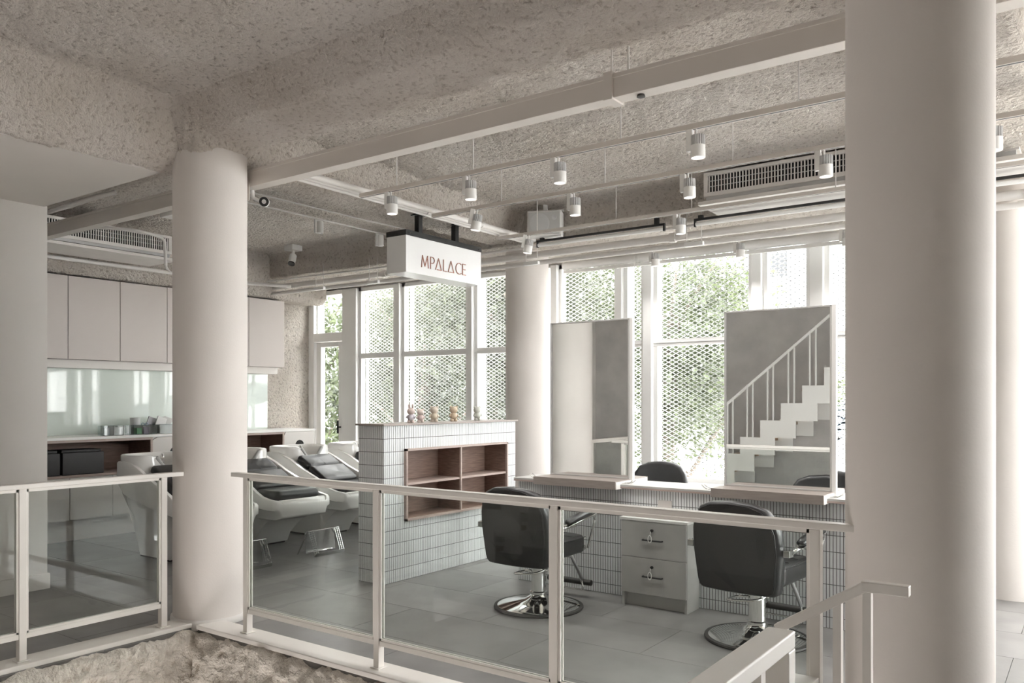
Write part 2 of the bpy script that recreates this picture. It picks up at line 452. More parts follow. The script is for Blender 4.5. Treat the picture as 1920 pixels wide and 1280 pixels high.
part = struct(MB().box(-7.02, -6.79, Y0, 3.10, 0, SLAB), 'wall_left_partition', 'plaster')
struct(MB().box(-6.79, -6.775, Y0, 3.10, 0, 0.12).box(-7.03, -6.775, 3.10, 3.115, 0, 0.12), 'baseboard_left', 'plaster')
struct(MB().box(-6.79, -5.13, Y0, 3.075, 3.03, 3.10), 'ceiling_soffit', 'soffit')
struct(MB().box(X0, X1, Y0 - 0.25, Y0, -3.2, SLAB + .1), 'wall_back', 'greywall')
# right wall with tall windows (beside the camera)
struct(MB().box(X1, X1 + .25, Y0, Y1 + .2, -.2, .55).box(X1, X1 + .25, Y0, Y1 + .2, 3.05, SLAB + .1)
       .box(X1, X1 + .25, Y0, 4.7, .55, 3.05).box(X1, X1 + .25, 7.7, Y1 + .2, .55, 3.05), 'wall_right', 'plaster')
# far wall: parapet and head under/over the glazing
struct(MB().box(-8.62, X1, Y1 - .02, Y1 + .2, -.2, 0.60).box(X0, X1, Y1 + .02, Y1 + .2, 3.05, SLAB + .1), 'wall_far', 'plaster')
struct(MB().box(-8.45, X1, Y1 - .12, Y1 + .22, 0.60, 0.635), 'trim_1', 'frame')
# slab edge round the stair void
sweep_a = sweep('wall_void_far', [(VY1 + .03, -0.012), (VY1 - .03, -0.03), (VY1 - .06, -0.12), (VY1 - .10, -0.75), (VY1 + .1, -0.85)], 'x', VX0 - .1, VX1 + .2, 0.016, 'slab', amp=(0.05, 0.02, 0.10)); tag(sweep_a, kind='structure')
sweep_b = sweep('wall_void_left', [(VX0 - .03, -0.012), (VX0 + .03, -0.03), (VX0 + .06, -0.12), (VX0 + .10, -0.75), (VX0 - .1, -0.85)], 'y', VY0, VY1 + .1, 0.016, 'slab', amp=(0.05, 0.02, 0.10)); tag(sweep_b, kind='structure')
struct(MB().box(X0, X1, Y0, Y1, -3.2, -3.1), 'floor_lower_storey', 'floor')
struct(MB().box(VX0 - .6, VX0 - .4, Y0, VY1 + .5, -3.1, -0.75).box(VX0 - .6, VX1 + .6, VY1 + .4, VY1 + .6, -3.1, -.75)
       .box(VX1 + .4, VX1 + .6, Y0, VY1 + .5, -3.1, -.25), 'wall_lower_storey', 'plaster')

# columns
def column(x, y, r, top, label, base=0.0):
    t = empty('column', (x, y, base), label=label, cat='column')
    prof = [(r, 0.0), (r, top - 0.05), (r + 0.012, top)]
    n = 64; R = []
    for k in range(25):
        z = top * k / 24
        R.append([(r * math.cos(2 * PI * i / n), r * math.sin(2 * PI * i / n), z) for i in range(n)])
    o = MB().rings(R).build('shaft', 'column', t, smooth=40)
    return t
GY = 3.34
c1 = column(-4.965, GY, 0.242, 3.30, 'cream round column at the corner of the two glass railings')
column(-0.545, GY, 0.25, 3.42, 'thick cream round column nearest the viewer, at the right')
column(-5.08, 7.34, 0.235, 3.2, 'cream round column between the windows, behind the tall mirror')
column(-0.55, 7.34, 0.25, 3.42, 'cream column at the right picture edge, behind the thick column')
# ragged plaster collar on the foot of the corner column
sweep_c = MB()
rr = [[((0.25 + 0.012 * random.random()) * math.cos(2 * PI * i / 28), (0.25 + 0.012 * random.random()) * math.sin(2 * PI * i / 28), z) for i in range(28)] for z in (-0.02, 0.02, 0.045 )]
sweep_c.rings(rr).build('plaster_collar', 'plaster', c1, smooth=True)

# long painted steel beam
sb = empty('steel_beam', (-4, 3.67, 3.02), label='long beige box steel beam running below the ceiling from wall to wall', cat='beam')
MB().box(X0 + 4, X1 + 4, -.045, .05, 0, .112).build('beam_box', 'steel', sb, bevel=.003)
MB().box(X0 + 4, X1 + 4, -.052, -.045, .098, .118).build('beam_flange', 'steel', sb)
cl = MB().box(1.97, 2.02, -.062, .062, -.01, .13)
cl.build('clamp', 'steel', sb)
for xx in (1.985, 2.08):
    MB().tube([(xx, 0, .11), (xx, 0, .42)], .006).build('hanger_rod', 'pipe', sb)
MB().box(-.945, -.915, -.052, -.046, -.10, .05).build('end_plate', 'steel', sb)
MB().lathe([(.0, 0), (.018, 0), (.022, -.012), (.0, -.014)], 16, T(2.15, 0, 0)).build('sensor', 'darkrubber', sb)

# ------------------------------------------------------------------ window wall
M['screen'] = mat('white_expanded_metal', (0.82, 0.82, 0.81), 0.6)
def window(n, xa, xb, za, zb, glass_name='pane', transoms=(), fw=0.045, hidden=False):
    t = empty('window_%d' % n, ((xa + xb) / 2, Y1 + .05, za), kind='structure')
    cx = (xa + xb) / 2; h = zb - za; hw = (xb - xa) / 2
    f = MB().box(-hw, -hw + fw, -.04, .04, 0, h).box(hw - fw, hw, -.04, .04, 0, h).box(-hw, hw, -.04, .04, h - fw, h).box(-hw, hw, -.04, .04, 0, fw)
    f.build('window_frame', 'frame', t)
    zs = [0] + [z - za for z in transoms] + [h]
    for z in transoms: MB().box(-hw, hw, -.045, .045, z - za - .035, z - za + .035).box(-hw, hw, -.052, -.045, z - za - .004, z - za + .004).build('transom', 'frame', t)
    for i in range(len(zs) - 1):
        MB().box(-hw + fw, hw - fw, -.004, .004, zs[i] + .03, zs[i + 1] - .03).build(glass_name, 'winglass', t)
    return t
ZT = 2.11
wn = 1
mull = [(-8.41, -7.69), (-7.585, -6.44), (-6.345, -5.30), (-5.10, -4.32), (-4.245, -3.99), (-3.885, -2.80), (-2.70, -2.235), (-2.11, -0.85), (-0.2, 1.2), (1.3, 2.75)]
# thick posts between
posts = [(-8.69, -8.41), (-7.69, -7.585), (-6.44, -6.345), (-4.32, -4.245), (-3.99, -3.885), (-2.80, -2.70), (-2.235, -2.11), (-0.85, -0.2), (1.2, 1.3)]
for i, (a, b) in enumerate(posts):
    struct(MB().box(a, b, Y1 - .05, Y1 + .12, 0.0 if i == 0 else 0.635, 3.06), 'trim_%d' % (i + 2), 'frame', bevel=.006)
struct(MB().box(-5.32, -5.25, Y1 - .05, Y1 + .12, 0.635, 3.06).box(-5.17, -5.09, Y1 - .05, Y1 + .12, .635, 3.06), 'trim_11', 'frame')
for a, b in mull:
    window(wn, a, b, 0.635, 3.06, transoms=(ZT,)); wn += 1
# side windows of the right wall
for k in range(2):
    ya = 4.7 + k * 1.5
    t = empty('window_%d' % (wn + k), (X1 + .1, ya + .75, .55), kind='structure')
    MB().box(-.04, .04, -.75, -.7, 0, 2.5).box(-.04, .04, .7, .75, 0, 2.5).box(-.04, .04, -.75, .75, 0, .05).box(-.04, .04, -.75, .75, 2.45, 2.5).box(-.04, .04, -.75, .75, 1.5, 1.56).build('window_frame', 'frame', t)
    MB().box(-.004, .004, -.7, .7, .05, 2.45).build('pane', 'winglass', t)
# terrace door with a fanlight
d = empty('door_1', (-8.965, Y1 + .03, 0), kind='structure')
MB().box(-.435, -.32, -.08, .09, 0, 3.06).box(.275, .277, -.05, .05, 0, 3.06).box(-.32, .277, -.08, .08, 3.0, 3.06).build('door_frame', 'frame', d, bevel=.004)
MB().box(-.32, .277, -.08, .08, 2.34, 2.46).build('transom', 'frame', d, bevel=.006)
MB().box(-.30, -.20, -.05, .03, 0.02, 2.33).box(.17, .27, -.05, .03, 0.02, 2.33).box(-.20, .17, -.05, .03, 2.26, 2.33).box(-.20, .17, -.05, .03, .02, .25).build('door_leaf', 'frame', d, bevel=.005)
MB().box(-.2, .17, -.012, -.006, .25, 2.26).build('pane', 'winglass', d)
MB().box(-.32, .277, -.006, 0, 2.46, 3.0).build('pane', 'winglass', d)
MB().box(.2, .225, -.10, -.05, 1.10, 1.12).box(.2, .225, -.11, -.095, 1.02, 1.20).build('door_handle', 'black', d)
MB().box(-.435, -.30, -.02, .05, 2.46, 3.0).build('side_infill', 'frame', d)

# expanded-metal screens outside the glazing
def screen(xa, xb, za, zb, label):
    t = empty('mesh_screen', ((xa + xb) / 2, Y1 + .26, za), label=label, cat='screen', group=None)
    hw = (xb - xa) / 2; h = zb - za; px, pz = .088, .046; sl = pz / px
    mb = MB()
    def clip(x, z, s):
        # line through (x,z) slope s, clipped
        pts = []
        a = z + s * (-hw - x)
        xs = sorted([-hw, hw, x + (0 - z) / s, x + (h - z) / s])
        p = [(q, z + s * (q - x)) for q in xs]
        p = [q for q in p if -hw - 1e-6 <= q[0] <= hw + 1e-6 and -1e-6 <= q[1] <= h + 1e-6]
        return (p[0], p[-1]) if len(p) >= 2 and p[-1][0] - p[0][0] > .01 else None
    for s in (sl, -sl):
        z = -2 * hw * sl
        while z < h + 2 * hw * sl:
            c = clip(0, z, s)
            if c: mb.bar((c[0][0], 0, c[0][1]), (c[1][0], 0, c[1][1]), .004, .0078)
            z += pz
    mb.build('mesh_strands', 'screen', t, kind='stuff')
    MB().box(-hw - .01, -hw + .015, -.015, .015, 0, h).box(hw - .015, hw + .01, -.015, .015, 0, h).box(-hw, hw, -.015, .015, h - .02, h).box(-hw, hw, -.015, .015, 0, .025).build('screen_frame', 'frame', t)
screen(-8.5, -7.64, .2, 3.3, 'diamond mesh screen outside the window just right of the glass door')
screen(-7.62, -6.40, .2, 3.3, 'diamond mesh screen in the broad bay directly behind the tiled divider')
screen(-6.38, -5.2, .2, 3.3, 'diamond mesh screen left of the round window column')
screen(-5.18, -4.29, .2, 3.3, 'diamond mesh screen immediately right of the round window column')
screen(-4.27, -3.95, .2, 3.3, 'narrow diamond mesh screen beside the first tall mirror')
screen(-3.93, -2.76, .2, 3.3, 'broad diamond mesh screen between the two tall mirrors')
screen(-2.74, -2.18, .2, 3.3, 'diamond mesh screen above the mirror reflecting the stairs, pale block behind')
screen(-2.16, -0.7, .2, 3.3, 'diamond mesh screen at the far right, tiled roof seen through it')

# ------------------------------------------------------------------ roller blind and pipes at the window head
def blind(xa, xb, label):
    t = empty('roller_blind', ((xa + xb) / 2, 7.78, 2.98), label=label, cat='blind')
    hw = (xb - xa) / 2
    MB().add([], []).rings([[(s * hw, .045 * math.cos(2 * PI * i / 20), .045 * math.sin(2 * PI * i / 20) + .02) for i in range(20)] for s in (-1, 1)]).build('roll', 'white', t, smooth=40)
    MB().box(-hw, hw, -.012, .012, -.065, -.03).build('bottom_bar', 'white', t)
    for xx in (-hw * .55, hw * .62):
        MB().tube([(xx, -.05, .03), (xx, -.05, -.55), (xx + .02, -.05, -.57), (xx + .04, -.05, -.55), (xx + .04, -.05, .03)], .003, 5).build('pull_cord', 'white', t)
blind(-5.0 + .12, -0.85, 'white rolled-up blind along the window head right of the round window column')

def pipe(pts, r, label, coll=(), m='pipe', name='pipe'):
    base = Vector(pts[0])
    t = empty(name, tuple(base), label=label, cat='pipe')
    MB().tube([tuple(Vector(p) - base) for p in smoothpath(pts, .08)], r, 12).build('pipe_run', m, t, smooth=40)
    for c in coll:
        c = Vector(c) - base; a = Vector(pts[1]) - Vector(pts[0]); a.normalize()
        MB().tube([tuple(c - a * .03), tuple(c + a * .03)], r * 1.25, 12).build('coupling', m, t, smooth=40)
    return t
pipe([(-9.25, 7.0, 3.00), (X1, 7.0, 3.00)], .036, 'thick white pipe running along the window wall above the blind, higher one', [(-6.9, 7.0, 3.0), (-3.2, 7.0, 3.0), (-.4, 7, 3.0)])
pipe([(-9.25, 6.98, 2.915), (-7, 6.97, 2.91), (X1, 7.0, 2.925)], .024, 'thinner white pipe running along the window wall, lowest one', [(-5.6, 6.97, 2.913), (-.45, 7, 2.925)])
pipe([(-9.2, 6.88, 3.07), (-6.5, 6.86, 3.05), (-4.5, 6.88, 3.06), (X1, 6.9, 3.07)], .012, 'slim white conduit clipped under the far ceiling beam')
pipe([(-8.9, 3.8, 3.0), (-8.86, 4.0, 2.99), (-8.84, 6.5, 2.99), (-8.5, 6.90, 2.97)], .022, 'white pipe along the left wall below the beam, above the cabinets')
pipe([(-4.63, 3.75, 3.124), (-4.66, 6.86, 3.124)], .024, 'white pipe beside the hanging sign, outer of the three along the beam', [(-4.645, 4.85, 3.124), (-4.655, 6.0, 3.124)])
pipe([(-4.69, 3.75, 3.12), (-4.72, 6.86, 3.12)], .020, 'white pipe beside the hanging sign, middle of the three along the beam', [(-4.7, 5.3, 3.12)])
pipe([(-4.745, 3.75, 3.115), (-4.77, 6.86, 3.115)], .018, 'white pipe beside the hanging sign, inner of the three along the beam')
pipe([(-9.0, 3.35, 3.1), (-6.9, 3.36, 3.12), (-6.6, 3.40, 3.15), (-6.5, 3.5, 3.19)], .02, 'short white pipe under the beam beside the left wall')
pipe([(-6.57, 4.6, 3.375), (-6.57, 6.9, 3.375)], .009, 'thin white conduit on the left ceiling carrying two small spotlights')
pipe([(-6.25, 4.2, 3.385), (-6.25, 6.1, 3.385), (-6.2, 6.6, 3.38)], .007, 'thin cable run on the left ceiling nearer the beam')
def hanger(x, y, z, ztop, label):
    t = empty('pipe_hanger', (x, y, z), label=label, cat='hanger')
    MB().box(-.09, .09, -.02, .02, -.02, .015).build('hanger_channel', 'white', t, bevel=.003)
    MB().tube([(-.07, 0, 0), (-.07, 0, ztop - z)], .004, 6).build('hanger_rod', 'pipe', t)
    MB().tube([(.07, 0, 0), (.07, 0, ztop - z)], .004, 6).build('hanger_rod', 'pipe', t)
hanger(-7.95, 6.9, 2.90, 3.2, 'white pipe hanger channel above the glass door')
hanger(-7.0, 6.9, 2.90, 3.2, 'white pipe hanger channel half hidden behind the sign')
hanger(-4.72, 6.9, 2.90, 3.2, 'white pipe hanger channel in front of the window column')
hanger(-2.95, 6.9, 2.90, 3.2, 'white pipe hanger channel left of the air conditioner')

# ------------------------------------------------------------------ lighting tracks and spotlights
def track(y, xa, xb, label, rods, z=3.06, m='pipe'):
    t = empty('light_track', (xa, y, z), label=label, cat='track')
    MB().box(0, xb - xa, -.017, .017, 0, .03).build('rail', 'steel', t)
    MB().box(0, xb - xa, -.006, .006, -.001, .004).build('conductor_slot', 'black', t)
    for x in rods:
        MB().tube([(x - xa, 0, .03), (x - xa, 0, SLAB - z)], .0045, 6).build('hanger_rod', 'pipe', t)
    return t
track(4.43, -4.63, 2.3, 'nearest ceiling light track, hung below the near slab', (-4.25, -3.52, -2.37, -1.30, -.2, .8))
track(5.27, -4.63, 2.3, 'middle ceiling light track passing above the first mirror', (-3.9, -2.95, -1.98, -.9, .3))
track(6.38, -4.77, 2.3, 'third ceiling light track in front of the speaker', (-4.3, -3.46, -2.75, -1.6, .2))
track(7.6, -4.6, -0.9, 'farthest ceiling light track close to the window head', (-4.2, -2.0), z=3.03)

def spot_proto():
    t = empty('spotlight', (0, 0, 0), cat='spotlight')
    MB().box(-.055, -.018, -.016, .016, -.125, 0).build('driver_box', 'white', t, bevel=.003)
    arm = MB().tube([(0.0, 0, 0), (0.0, 0, -.04)], .007, 8).box(-.03, .03, -.004, .004, -.128, -.122)
    arm.build('bracket', 'white', t)
    MB().lathe([(0, -.1515), (.0315, -.1515), (.0315, -.1505), (0, -.1505)], 20, T(.012, 0, 0)).build('led_disc', M['led'], t)
    R = []
    n = 36
    for z in (-.04, -.098):
        R.append([((.040 if i % 2 else .034) * math.cos(2 * PI * i / n) + .012, (.040 if i % 2 else .034) * math.sin(2 * PI * i / n), z) for i in range(n)])
    MB().rings(R).build('heat_sink', 'finned', t)
    hd = MB().lathe([(.0, -.098), (.041, -.098), (.042, -.166), (.038, -.170), (.036, -.166), (.032, -.150), (0, -.150)], 28, T(.012, 0, 0)).build('lamp_head', 'white', t, smooth=40)
    return t
spots = [(-4.309, 4.43, 'first from the left on the nearest track, above the sign'), (-3.555, 4.43, 'second from the left on the nearest track'),
         (-2.821, 4.43, 'third from the left on the nearest track'), (-1.882, 4.43, 'fourth on the nearest track, largest left of the thick column'),
         (-4.145, 5.27, 'leftmost on the middle track, right of the sign'), (-3.218, 5.27, 'on the middle track above the speaker'),
         (-2.298, 5.27, 'on the middle track left of the air conditioner'), (-1.391, 5.27, 'on the middle track in front of the air conditioner grille'),
         (-0.483, 5.27, 'on the middle track right of the thick column'), (-4.393, 6.38, 'leftmost on the third track, below the speaker'),
         (-2.858, 6.38, 'on the third track between the two black linear lamps'), (-3.68, 7.6, 'left one on the farthest track, against the window'),
         (-2.79, 7.6, 'second one on the farthest track, over the bright window'), (-1.82, 7.6, 'third one on the farthest track, beside the thick column')]
P0 = spot_proto()
for i, (x, y, s) in enumerate(spots):
    o = P0 if i == 0 else copy_tree(P0)
    o.location = (x, y, 3.06 if y < 7 else 3.03)
    if i in (4, 9): o.rotation_euler = (0, .18, 0.6)
    l = bpy.data.lights.new('spot_beam', 'SPOT'); l.energy = 1.5; l.color = (1, .97, .94); l.spot_size = 2.3; l.spot_blend = 1.0; l.shadow_soft_size = .03
    lo = bpy.data.objects.new('spot_beam', l); lo.location = (.012, 0, -.17); col.objects.link(lo); lo.parent = o
    tag(o, 'white cylindrical track spotlight, ' + s, 'spotlight', 'white track spotlights under the ceiling')
# two surface spots of the left bay
for x, y, s in ((-6.57, 5.71, 'left one, nearer the corner column'), (-6.57, 6.59, 'right one, beside the sign')):
    t = empty('surface_spotlight', (x, y, 3.38), label='small white cylinder downlight on the left ceiling conduit, ' + s, cat='spotlight')
    MB().lathe([(0, -.03), (.033, -.03), (.034, -.145), (.028, -.150), (.026, -.13), (0, -.13)], 24).build('lamp_head', 'white', t, smooth=40)
    MB().box(-.035, -.015, -.05, .05, -.15, 0).build('bracket', 'white', t)

# black linear lamps
def linear(xa, xb, label):
    t = empty('linear_lamp', ((xa + xb) / 2, 6.72, 3.08), label=label, cat='lamp'); hw = (xb - xa) / 2
    MB().box(-hw, hw, -.012, .012, -.02, 0).box(-hw, -hw + .015, -.012, .012, -.07, -.02).box(hw - .015, hw, -.012, .012, -.07, -.02).build('channel', 'black', t)
    MB().rings([[(s, .017 * math.cos(2 * PI * i / 14), .017 * math.sin(2 * PI * i / 14) - .048) for i in range(14)] for s in (-hw + .015, hw - .015)]).build('tube', 'tube', t, smooth=40)
    for s in (-hw + .06, hw - .08):
        MB().box(s - .02, s + .02, -.015, .015, 0, .025 if xa > -3 else .09).build('hanger', 'black', t)
linear(-4.53, -3.15, 'black linear lamp with white tube, left one beside the speaker')
linear(-2.87, -1.30, 'black linear lamp with white tube, below the air conditioner')
linear(-0.95, 0.65, 'black linear lamp with white tube, seen right of the thick column')

# speaker
sp = empty('wall_speaker', (-4.42, 6.70, 3.10), label='grey rectangular loudspeaker hanging under the ceiling near the sign', cat='speaker', rz=0.42)
MB().box(-.17, .17, -.07, .09, 0, .245).build('housing', 'white', sp, bevel=.012, seg=3)
MB().box(-.155, .155, -.076, -.069, .015, .23).build('grille', 'cloth_grey', sp, bevel=.004)
MB().rings([[(-.045 + r * math.cos(2 * PI * i / 32), yy, .12 + r * math.sin(2 * PI * i / 32)) for i in range(32)] for r, yy in ((.098, -.076), (.098, -.080), (.09, -.081), (.0, -.0775))]).build('woofer', 'finned', sp, smooth=30)
MB().rings([[(.10 + r * math.cos(2 * PI * i / 20), yy, .175 + r * math.sin(2 * PI * i / 20)) for i in range(20)] for r, yy in ((.024, -.076), (.024, -.080), (.0, -.0775))]).build('tweeter', 'finned', sp, smooth=30)
MB().box(-.02, .02, .0, .04, .245, .32).box(-.18, .18, -.01, .05, .255, .262).build('bracket', 'white', sp)

# air conditioners
def aircon(loc, rz, L, label, nsl):
    t = empty('air_conditioner', loc, rz=rz, label=label, cat='air conditioner')
    h = .20
    MB().box(-L / 2, L / 2, .02, .5, 0, h).build('housing', 'steel', t)
    MB().box(-L / 2, L / 2, -.01, .02, h - .028, h).box(-L / 2, L / 2, -.01, .02, 0, .035).box(-L / 2, -L / 2 + .035, -.01, .02, .035, h - .028).box(L / 2 - .035, L / 2, -.01, .02, .035, h - .028).build('grille_frame', 'pipe', t, bevel=.003)
    MB().box(-L / 2 + .035, L / 2 - .035, .016, .0195, .035, h - .028).build('grille_back', 'cavity_shade', t)  # dark sheet: shade behind the slats put into its colour
    W = L - .07
    for k in range(nsl):
        x = -L / 2 + .035 + W * (k + .5) / nsl
        MB().box(x - .0045, x + .0045, -.004, .006, .035, h - .028).build('slat', 'pipe', t)
    fb = MB()
    for zz in (.085, .13): fb.box(-W / 2, W / 2, .006, .012, zz - .003, zz + .003)
    fb.build('cross_bars', 'finned', t, kind='stuff')
    MB().prism([(-.06, -.075), (.5, -.075), (.5, -.02), (-.06, -.045)], 'x', -L / 2 - .03, L / 2 + .03).build('bottom_panel', 'pipe', t, bevel=.003)
    MB().box(-L / 2 + .02, L / 2 - .02, .0, .45, -.03, 0).build('duct_outlet', 'finned', t)
    return t
aircon((-1.55, 6.45, 3.185), 0, 2.24, 'ceiling air conditioner with slatted grille, at the right beside the thick column', 84)
aircon((-8.19, 4.32, 3.075), PI / 2, 1.42, 'ceiling air conditioner with slatted grille, at the left above the cabinets', 54)
hs = empty('drain_hose', (-8.0, 4.75, 3.2), label='white flexible hose looping down from the left air conditioner', cat='hose')
MB().tube([tuple(p) for p in bez([(-.22, -.55, .03), (-.15, -.5, .03), (.05, -.25, .02), (.08, .0, -.02), (.08, .04, -.12), (.08, .05, -.30)], 8)], .016, 10).build('hose', 'pipe', hs, smooth=True)
for k in range(4):
    MB().tube([tuple(p) for p in bez([(.08, .05, -.28), (.06, .07 + .02 * k, -.33 - .012 * k), (.05, .18 + .02 * k, -.35 - .004 * k), (.03, .30 + .03 * k, -.27)], 6)], .004, 6).build('cable', 'pipe', hs, smooth=True)
jb = MB().box(-.12, .12, -.05, .05, 0, .045).build('junction_box', 'white', bevel=.004)
jb.location = (-6.15, 3.80, 3.0); tag(jb, 'small white junction box under the steel beam left of the corner column', 'box')

# cameras
cc = empty('security_camera', (-4.93, 3.76, 2.94), label='white security camera with black lens beside the corner column', cat='camera')
MB().tube([(-.06, -.06, .085), (-.06, -.05, .03), (-.03, 0, .0)], .014, 10).build('arm', 'white', cc, smooth=40)
dv = Vector((0.74, -0.62, -.2)).normalized()
MB().tube([tuple(-dv * .09), tuple(dv * .035)], .034, 20).build('body', 'white', cc, smooth=40)
MB().tube([tuple(dv * .035), tuple(dv * .05)], .034, 20).build('face', 'black', cc, smooth=40)
MB().tube([tuple(dv * .05), tuple(dv * .055)], .016, 16).build('lens', 'chrome', cc, smooth=40)
cc = empty('security_camera', (-8.15, 6.65, 3.425), label='small white ceiling camera with dark lens above the cabinets', cat='camera')
MB().box(-.08, .08, -.08, .08, -.07, 0).build('mount_box', 'white', cc, bevel=.008)
MB().tube([(0, 0, -.07), (0, 0, -.14)], .02, 10).build('stem', 'white', cc, smooth=40)
dv = Vector((0.3, -0.5, -1)).normalized()
MB().tube([(0, 0, -.13), tuple(Vector((0, 0, -.13)) + dv * .12)], .045, 18).build('body', 'white', cc, smooth=40)
MB().tube([tuple(Vector((0, 0, -.13)) + dv * .12), tuple(Vector((0, 0, -.13)) + dv * .135)], .042, 18).build('lens', 'black', cc, smooth=40)

# ------------------------------------------------------------------ hanging sign
sg = empty('hanging_sign', (-4.945, 5.675, 2.60), label='white box sign with copper letters hanging below the beam', cat='sign')
MB().box(-.115, .115, -.525, .525, 0, .32).build('sign_box', 'signwhite', sg, bevel=.004)
MB().box(-.118, .118, -.528, .528, .32, .365).build('sign_cap', 'black', sg)
for yy in (-.24, .27):
    MB().box(-.025, .025, yy - .025, yy + .025, .365, .56).box(-.05, .05, yy - .05, yy + .05, .545, .56).build('hanger_post', 'black', sg)
for yy in (-.48, 0, .48):
    MB().tube([(.118, yy, .34), (.122, yy, .34)], .006, 8).build('screw', 'chrome', sg)
def arc(cx, cz, rx, rz, a0, a1, n=14): return [(cx + rx * math.cos(math.radians(a0 + (a1 - a0) * i / n)), cz + rz * math.sin(math.radians(a0 + (a1 - a0) * i / n))) for i in range(n + 1)]
LET = {'M': [[(0, 0), (.10, 1), (.42, .12), (.74, 1), (.84, 0)]], 'P': [[(0, 0), (0, 1)], [(0, 1), (.22, 1)] + arc(.22, .74, .26, .26, 90, -90) + [(0, .48)]],
       'A': [[(0, .03), (.38, 1), (.76, .03), (.2, .03)]], 'L': [[(0, 1), (0, .03), (.42, .03)]],
       'C': [arc(.48, .5, .46, .48, 55, 305, 22)], 'E': [[(.45, .97), (0, .97), (0, .03), (.45, .03)], [(0, .5), (.38, .5)]]}
def letter(ch, y0, z0, hgt):
    mb = MB()
    for st in LET[ch]:
        for i in range(len(st) - 1):
            a = Vector((0, st[i][0] * hgt + y0, st[i][1] * hgt + z0)); b = Vector((0, st[i + 1][0] * hgt + y0, st[i + 1][1] * hgt + z0))
            dd = (b - a).normalized() * .0015; nn = Vector((0, -dd.z, dd.y)).normalized() * .0031
            q = [a - dd - nn, b + dd - nn, b + dd + nn, a - dd + nn]
            mb.add([(.1155, p.y, p.z) for p in q] + [(.1225, p.y, p.z) for p in q], [(0, 1, 2, 3), (7, 6, 5, 4), (0, 1, 5, 4), (1, 2, 6, 5), (2, 3, 7, 6), (3, 0, 4, 7)])
    mb.build('letter', 'letter', sg)
yy = -.33
for ch, adv in zip('MPALACE', (.118, .068, .108, .066, .108, .100, .06)):
    letter(ch, yy, .065, .105); yy += adv

# ------------------------------------------------------------------ tiled blocks
TWD, THT, TG = .0217, .1075, .0042
def tile_into(mb, o, du, nrm, a, b, lo, hi, t):
    vs = []
    for (u, v) in ((a, lo), (b, lo), (b, hi), (a, hi)):
        p = o + du * u + Vector((0, 0, v)); vs.append(tuple(p))
    for (u, v) in ((a + .0008, lo + .0008), (b - .0008, lo + .0008), (b - .0008, hi - .0008), (a + .0008, hi - .0008)):
        p = o + du * u + Vector((0, 0, v)) + nrm * t; vs.append(tuple(p))
    mb.add(vs, [(4, 5, 6, 7), (0, 1, 5, 4), (1, 2, 6, 5), (2, 3, 7, 6), (3, 0, 4, 7)])
def tiles_on(parent, name, origin, du, W, H, nrm, holes=(), first=0.0):
    """white finger tiles standing proud of a face. origin = top start corner; du = unit vector along the face"""
    mb = MB(); o = Vector(origin); du = Vector(du); nrm = Vector(nrm); n = round(W / TWD); wd = W / n
    z = H
    while z > 0.01:
        zb = max(z - THT, 0.0)
        for i in range(n):
            a, b = i * wd + TG / 2, (i + 1) * wd - TG / 2
            t = .0022 + random.random() * .0008
            lo, hi = zb + TG / 2, z - TG / 2
            rects = [(a, b, lo, hi)]
            for h in holes:
                q = []
                for (ra, rb, rl, rh) in rects:
                    if rb <= h[0] or ra >= h[1] or rh <= h[2] or rl >= h[3]: q.append((ra, rb, rl, rh)); continue
                    if ra < h[0]: q.append((ra, h[0], rl, rh)); ra = h[0]
                    if rb > h[1]: q.append((h[1], rb, rl, rh)); rb = h[1]
                    if rl < h[2]: q.append((ra, rb, rl, h[2]))
                    if rh > h[3]: q.append((ra, rb, h[3], rh))
                rects = q
            for (a_, b_, lo_, hi_) in rects:
              if hi_ - lo_ < .006 or b_ - a_ < .004: continue
              tile_into(mb, o, du, nrm, a_, b_, lo_, hi_, t)
            continue
        z -= THT
    mb.build(name, 'tile', parent, kind='stuff')

dv = empty('tiled_divider', (-4.835, 5.655, 0), label='white finger-tiled divider block with a walnut niche in its side', cat='divider')
DX, DY, DH = .145, .915, 1.287
# core with the niche recess cut out: boxes round the niche
ny0, ny1, nz0, nz1 = -.68, .755, .49, 1.09
MB().box(-DX, DX, -DY, ny0, 0, DH).box(-DX, DX, ny1, DY, 0, DH).box(-DX, DX, ny0, ny1, 0, nz0).box(-DX, DX, ny0, ny1, nz1, DH).box(-DX, -DX + .03, ny0, ny1, nz0, nz1).build('core', 'grout', dv)
tiles_on(dv, 'side_tiles', (DX, -DY, 0), (0, 1, 0), 2 * DY, DH, (1, 0, 0), holes=[(ny0 + DY, ny1 + DY, nz0, nz1)])
# tiles trimmed tight above and below the niche
tiles_on(dv, 'end_tiles', (-DX, -DY, 0), (1, 0, 0), 2 * DX, DH, (0, -1, 0))
mbt = MB()
MB().box(-DX - .02, DX + .02, -DY - .02, DY + .02, DH, DH + .014).build('cap_board', 'shelfwood', dv)
fr = .018
MB().box(-.10, DX + .03, ny0, ny1, nz1 - fr, nz1).box(-.10, DX + .03, ny0, ny1, nz0, nz0 + fr).box(-.10, DX + .03, ny0, ny0 + fr, nz0, nz1).box(-.10, DX + .03, ny1 - fr, ny1, nz0, nz1).build('niche_frame', 'woodedge', dv)
MB().box(-.115, -.10, ny0, ny1, nz0, nz1).build('niche_back', 'wood', dv)
MB().box(-.10, DX + .025, .035, .052, nz0 + fr, nz1 - fr).build('niche_upright', 'woodedge', dv)
MB().box(-.10, DX + .015, ny0 + fr, .035, .785, .803).build('niche_shelf', 'woodedge', dv)
MB().box(-.10, DX + .015, .052, ny1 - fr, .785, .803).build('niche_shelf', 'woodedge', dv)
